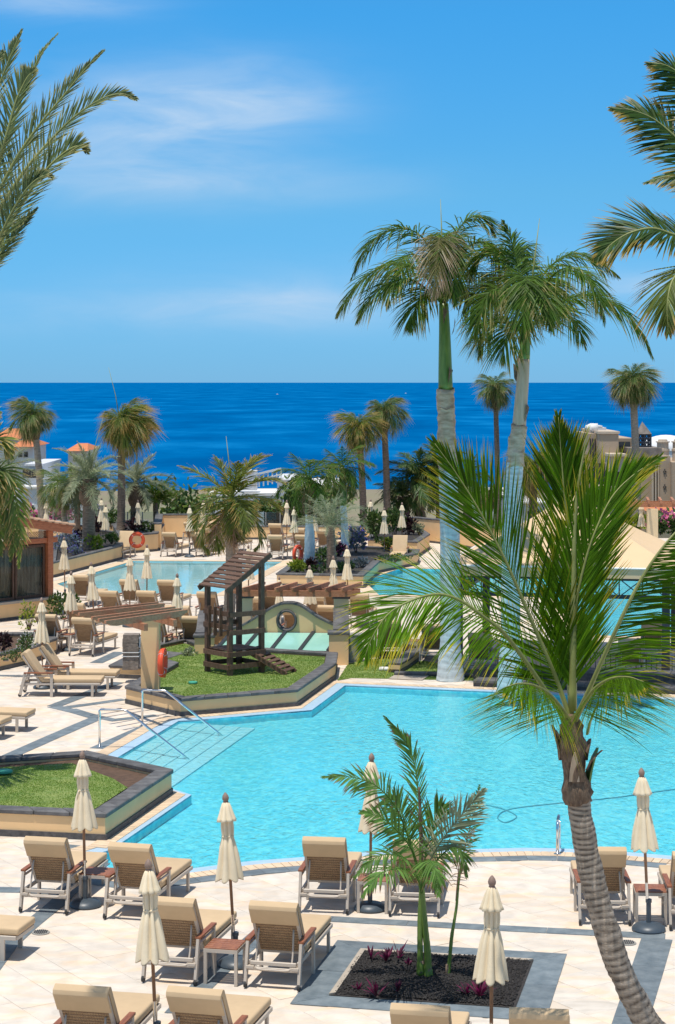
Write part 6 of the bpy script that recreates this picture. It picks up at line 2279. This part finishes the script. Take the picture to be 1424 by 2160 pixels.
shrub('low green ground bush along the palm planter', 'bush', 700, 1208, 90, 16, 400, .10, .4)
shrub('dark round potted bush right of the hotel pergola pier', 'bush', 1393, 1128, 26, 34, 300, .16, 0)
shrub('second dark round potted bush at the right edge', 'bush', 1422, 1128, 22, 34, 300, .16, 0)
shrub('yellow green grass tuft beside the tent roof', 'limebush', 1345, 1122, 34, 30, 160, .30, 0)
shrub('green ground shrub in front of the feather palm', 'bush', 726, 1205, 40, 20, 260, .10, .4)
shrub('grey green ground shrub by the sloping planter edge', 'bluebush', 766, 1196, 46, 22, 320, .10, .4)
shrub('dark ground shrub along the right end of the palm planter', 'bush', 830, 1186, 70, 14, 320, .10, .4)
shrub('low dark shrub at the front of the far wall planter', 'bush', 815, 1150, 50, 16, 260, .12, .6)
def farshrub(label, mt, x, y, wpx, hpx, d, n=320, leaf=.3, flowers=None):
    p = W(x, y, d); k = d / F
    rt = thing('shrub', label, 'shrub', loc=(p.x, p.y, p.z))
    rg = random.Random(int(x + y))
    b = MB(); fl = MB()
    for i in range(n):
        c = Vector((rg.gauss(0, .3) * wpx * k, rg.uniform(-1, 1), abs(rg.gauss(.3, .3)) * hpx * k))
        d_ = Vector((rg.uniform(-1, 1), rg.uniform(-1, 1), rg.uniform(0, 1))).normalized(); x_ = d_.orthogonal().normalized()
        bb = fl if flowers and rg.random() < .5 else b
        s_ = leaf * rg.uniform(.6, 1.3)
        bb.add([c, c + d_ * s_ * .5 - x_ * s_ * .3, c + d_ * s_, c + d_ * s_ * .5 + x_ * s_ * .3], [(0, 1, 2, 3)], [0, .5, 1, .5])
    b.build('foliage', M[mt], rt, attr=True)
    if flowers:
        stuff(fl.build('flowers', M[flowers], rt, attr=True))
farshrub('magenta bougainvillea hedge before the white house on the left', 'bush', 130, 1098, 60, 26, 99, flowers='pink')
farshrub('faint pink bougainvillea left of the magenta hedge', 'bush', 55, 1095, 60, 22, 100, 220, flowers='pink')
farshrub('pink bougainvillea beside the orange roof by the hotel', 'bush', 1405, 1110, 50, 34, 99, flowers='pink')
for k, (x, y, w_, h_, lb) in enumerate([(380, 1088, 70, 60, 'dry scrub behind the short palm'), (430, 1080, 90, 40, 'olive scrub behind the tall parapet'), (620, 1075, 40, 60, 'pale scrub behind the white palm trunk'), (700, 1070, 70, 60, 'olive scrub behind the feather palm'), (560, 1080, 60, 24, 'scrub at the foot of the grey house')]):
    farshrub(lb, 'queen' if k % 2 else 'bush', x, y, w_, h_, 108, 360, .35)
# ================================================================== DISTANT BUILDINGS
def bld(name, label, x, d, cat='building'):
    p = W(x, HY, d)
    return thing(name, label, cat, loc=(p.x, d, 0)), p.x
def part(root, ox, d, name, mt, x0, x1, y0, y1, dep, off=0.0, bevel=0, parent=None):
    """box in front view: photo columns x0..x1, rows y0..y1, depth dep behind distance d+off"""
    k = d / F
    X0, X1 = (x0 - CX) * k - ox, (x1 - CX) * k - ox
    Z1, Z0 = H - (y0 - HY) * k, H - (y1 - HY) * k
    b = MB(); b.box(((X0 + X1) / 2, off + dep / 2, (Z0 + Z1) / 2), (X1 - X0, dep, Z1 - Z0))
    return b.build(name, M[mt], parent or root, bevel=bevel)
def window(root, ox, d, x0, x1, y0, y1, off=0.0, frame='white'):
    k = d / F
    f_ = part(root, ox, d, 'window', frame, x0, x1, y0, y1, .16, off - .08)
    part(root, ox, d, 'pane', 'darkglass', x0 + (x1 - x0) * .08, x1 - (x1 - x0) * .08, y0 + (y1 - y0) * .08, y1 - (y1 - y0) * .08, .06, off - .11, parent=f_)
# hotel on the right
d = 128
hr, ox = bld('hotel', 'taupe hotel with stepped tower, round turrets and pyramid roofed lantern', 1340, d)
def hp(*a, **k): return part(hr, ox, d, *a, **k)
hp('wall', 'taupe', 1264, 1305, 914, 1180, 9, 0); hp('wall', 'taupe', 1246, 1264.2, 916, 1180, 7, 1.2)
hp('parapet', 'taupe2', 1262, 1307, 910, 915, 9.2, -.1)
for x in (1249, 1254, 1259):
    hp('recess', 'darkglass', x, x + 2.4, 926, 975, .2, 1.12)
hp('roof_plant', 'greywall', 1272, 1292, 904, 910, 2, 3); hp('roof_plant', 'whitewall', 1273, 1284, 900, 905, 1.6, 3)
b = MB(); b.tube([((1252 - CX) * d / F - ox, 2.4, H - (909 - HY) * d / F), ((1253 - CX) * d / F - ox, 2.4, H - (905 - HY) * d / F), ((1256 - CX) * d / F - ox, 2.4, H - (904 - HY) * d / F), ((1271 - CX) * d / F - ox, 2.4, H - (904 - HY) * d / F)], .3, 10); b.build('duct', M['white'], hr, smooth='all')
hp('wall', 'taupe', 1305, 1345, 926, 1180, 8, 1.5); hp('recess', 'darkglass', 1303, 1336, 933, 958, .3, 1.3)
hp('wall', 'taupe2', 1276, 1310, 958, 992, 6, -2.2); hp('parapet', 'taupe2', 1274, 1312, 955, 960, 6.4, -2.4)
hp('wall', 'taupe', 1310, 1400, 968, 1180, 8, -1.0)
hp('recess', 'darkglass', 1252, 1277, 977, 1022, .4, -.2); hp('balcony', 'taupe2', 1254, 1300, 1022, 1032, 2.5, -2.5)
hp('window', 'darkglass', 1280, 1305, 994, 1020, .3, -.15); hp('window', 'darkglass', 1256, 1300, 1036, 1070, .3, -.15)
hp('balcony', 'taupe2', 1258, 1306, 1070, 1080, 2.0, -2.2)
for x in (1368, 1374, 1380):
    hp('pilaster', 'taupe2', x, x + 3.2, 975, 1100, .5, -1.5)
hp('wall', 'taupe', 1384, 1405, 960, 1180, 6, -1.7); hp('wall', 'taupe', 1405.2, 1600, 972, 1180, 8, -2.4)
for yy in (992, 1024):
    for dx, dy in ((0, -4), (0, 4), (-2.4, 0), (2.4, 0)):
        hp('vent_slot', 'darkglass', 1392 + dx, 1394 + dx, yy + dy - 1.3, yy + dy + 1.3, .1, -1.76)
hp('window', 'darkglass', 1417, 1440, 1024, 1038, .3, -2.5)
hp('shed_roof', 'thatch', 1322, 1392, 944, 966, 4, -.8)
for cx_ in (1396, 1429):
    k = d / F
    b = MB()
    X, Zt = (cx_ - CX) * k - ox, H - (926 - HY) * k
    b.lathe([(-1.8, .38), (-1.55, .40), (-1.5, .30), (-1.0, .30), (-.98, .40)], 8, c=(X, -.6, 0)); b.v = []; b.f = []; b.t = []
    b.lathe([(-3.0, .38), (-1.25, .38), (-1.2, .42), (-1.0, .42), (-.98, .36), (-.35, .36), (-.33, .44), (-.22, .44), (-.2, .30), (-.02, .28), (0, .16)], 16, c=(0, 0, 0))
    b.v = [(X + x * 1.0, -.4 + y * 1.0, Zt + z * .62) for x, y, z in b.v]
    b.v = [(X + (x - X) * 1.05, y, z) for x, y, z in b.v]
    b.build('turret', M['taupe2'], hr)
# lantern with pyramid roof
k = d / F
lx, lz0, lz1, lz2 = (1363 - CX) * k - ox, H - (943 - HY) * k, H - (916 - HY) * k, H - (890 - HY) * k
b = MB()
hw = 13 * k
for sx_ in (-1, 0, 1):
    for sy_ in (-1, 1):
        b.box((lx + sx_ * hw, 1 + sy_ * hw, (lz0 + lz1) / 2), (.10, .10, lz1 - lz0))
for q in range(4):
    z = lz0 + (lz1 - lz0) * q / 3.2
    b.box((lx, 1 - hw, z), (2 * hw, .07, .07)); b.box((lx, 1 + hw, z), (2 * hw, .07, .07))
for q in range(6):
    for r_ in range(3):
        z = lz0 + (lz1 - lz0) * r_ / 3
        x = lx - hw + 2 * hw * q / 6
        b.bar((x, 1 - hw, z), (x + hw / 3, 1 - hw, z + (lz1 - lz0) / 3), .05, .05); b.bar((x + hw / 3, 1 - hw, z), (x, 1 - hw, z + (lz1 - lz0) / 3), .05, .05)
b.build('lantern', M['iron'], hr)
b = MB(); o_ = hw * 1.15
b.add([(lx - o_, 1 - o_, lz1), (lx + o_, 1 - o_, lz1), (lx + o_, 1 + o_, lz1), (lx - o_, 1 + o_, lz1), (lx - .1, 1, lz2)], [(0, 1, 4), (1, 2, 4), (2, 3, 4), (3, 0, 4), (3, 2, 1, 0)])
b.build('lantern_roof', M['thatch'], hr)
# white dome behind
dm, ox2 = bld('domed_house', 'white domed house behind the taupe hotel', 1405, 150)
b = MB(); b.lathe([(-14, 1.9), (-1.0, 1.9)] + [(1.15 * math.sin(a / 8 * 1.571) - 1.0, 1.95 * math.cos(a / 8 * 1.571) + .01) for a in range(9)], 24)
zc = H - (938 - HY) * 150 / F
b.v = [(x, y, z + zc + .6) for x, y, z in b.v]
b.build('dome', M['whitewall'], dm, smooth=True)
# white buildings low in the middle and right
for lb, x0, x1, y0, y1, dd_, mt in [('long low white building between the royal palm trunks', 1000, 1118, 1046, 1110, 122, 'whitewall'), ('white wall seen beside the tent roof', 1100, 1150, 1062, 1120, 116, 'whitewall')]:
    r_, o_ = bld('white_building', lb, x0, dd_)
    part(r_, o_, dd_, 'wall', mt, x0, x1, y0, y1 + 120, 8); part(r_, o_, dd_, 'roof_slab', 'white', x0 - 2, x1 + 2, y0 - 3, y0, 8.4, -.2)
    for q in range(3):
        window(r_, o_, dd_, x0 + 12 + q * (x1 - x0) * .3, x0 + 22 + q * (x1 - x0) * .3, y0 + 14, y0 + 34)
# grey house with a pergola deck in the centre
r_, o_ = bld('grey_house', 'pale grey house with a white roof truss behind the far terrace', 610, 118)
gp = lambda *a, **k: part(r_, o_, 118, *a, **k)
gp('wall', 'greywall', 585, 642, 1012, 1200, 8, 0); gp('wall', 'whitewall', 642, 720, 1030, 1200, 8, 1); gp('roof_slab', 'white', 640, 722, 1023, 1030, 8.6, .4)
gp('recess', 'darkglass', 688, 720, 1036, 1062, .4, .8); window(r_, o_, 118, 622, 634, 1042, 1062); gp('stone_wall', 'lavastone', 560, 722, 1064, 1200, 2, -2.5); gp('parapet', 'white', 436, 590, 1044, 1050, 5, 2); gp('wall', 'greywall', 440, 588, 1050, 1200, 5, 2.1)
window(r_, o_, 118, 470, 486, 1058, 1078, 2.1); window(r_, o_, 118, 520, 540, 1058, 1078, 2.1)
k = 118 / F
b = MB()
A2, B2 = ((536 - CX) * k - o_, 1, H - (1003 - HY) * k), ((592 - CX) * k - o_, 1, H - (990 - HY) * k)
b.bar(A2, B2, .15, .12); b.bar((A2[0], 1, A2[2] - .35), (B2[0], 1, B2[2] - .35), .12, .08)
for q in range(7):
    u_ = q / 6; x = A2[0] + (B2[0] - A2[0]) * u_; z = A2[2] + (B2[2] - A2[2]) * u_
    b.box((x, 1, z - .4), (.08, .08, .8))
b.build('roof_truss', M['white'], r_)
b = MB(); b.lathe([(0, .30)] + [(.32 * math.sin(a / 6 * 1.571), .30 * math.cos(a / 6 * 1.571) + .004) for a in range(7)], 16); b.build('roof_dome', M['whitewall'], r_, loc=((517 - CX) * k - o_, 3, H - (1000 - HY) * k), smooth=True)
b = MB(); b.box(((517 - CX) * k - o_, 3, H - (1018 - HY) * k), (1.2, 1.2, 1.2)); b.build('roof_box', M['greywall'], r_)
# white houses with orange roofs on the left
def hip(root, ox, d, x0, x1, y_eave, y_ridge, dep, off, mt='roofred'):
    k = d / F
    X0, X1 = (x0 - CX) * k - ox, (x1 - CX) * k - ox
    Z0, Z1 = H - (y_eave - HY) * k, H - (y_ridge - HY) * k
    w_ = (X1 - X0)
    b = MB()
    b.add([(X0, off, Z0), (X1, off, Z0), (X1, off + dep, Z0), (X0, off + dep, Z0), (X0 + w_ * .28, off + dep / 2, Z1), (X1 - w_ * .28, off + dep / 2, Z1)], [(0, 1, 5, 4), (1, 2, 5), (2, 3, 4, 5), (3, 0, 4), (3, 2, 1, 0)])
    b.build('roof', M[mt], root)
for lb, x0, x1, ye, yr, dd_, y1 in [('white house with the larger orange hip roof at the far left', -20, 46, 925, 906, 170, 1000), ('white house with an orange roof behind the slender shaggy palm', 22, 72, 942, 928, 160, 1060), ('white house whose small orange roof shows between the palms', 138, 186, 951, 938, 165, 1060)]:
    r_, o_ = bld('white_house', lb, x0, dd_)
    part(r_, o_, dd_, 'wall', 'whitewall', x0 + 4, x1 - 4, ye - 1, y1, 7, .5)
    hip(r_, o_, dd_, x0, x1, ye, yr, 9, -.4)
    window(r_, o_, dd_, x0 + 14, x0 + 24, ye + 10, ye + 24, .5); window(r_, o_, dd_, x1 - 24, x1 - 14, ye + 10, ye + 24, .5)
r_, o_ = bld('white_house', 'stepped white house walls low behind the left palms', 110, 125)
lp_ = lambda *a, **k: part(r_, o_, 125, *a, **k)
lp_('wall', 'greywall', 44, 80, 985, 1200, 8, 2); lp_('wall', 'whitewall', 40, 176, 1030, 1200, 6, 0); lp_('stone_band', 'lavastone', 38, 82, 993, 1011, .4, 1.8); lp_('roof_slab', 'greywall', 42, 82, 981, 985, 8.4, 1.8); lp_('roof_slab', 'white', 38, 179, 1026, 1030, 6.4, -.2)
window(r_, o_, 125, 62, 72, 1064, 1080); window(r_, o_, 125, 100, 114, 1044, 1062); window(r_, o_, 125, 140, 154, 1044, 1062)
r_, o_ = bld('orange_roof_house', 'low house with orange clay roof beside the hotel pergola', 1410, 112)
part(r_, o_, 112, 'wall', 'stucco2', 1396, 1480, 1082, 1160, 6); hip(r_, o_, 112, 1388, 1490, 1088, 1068, 8, -.5)
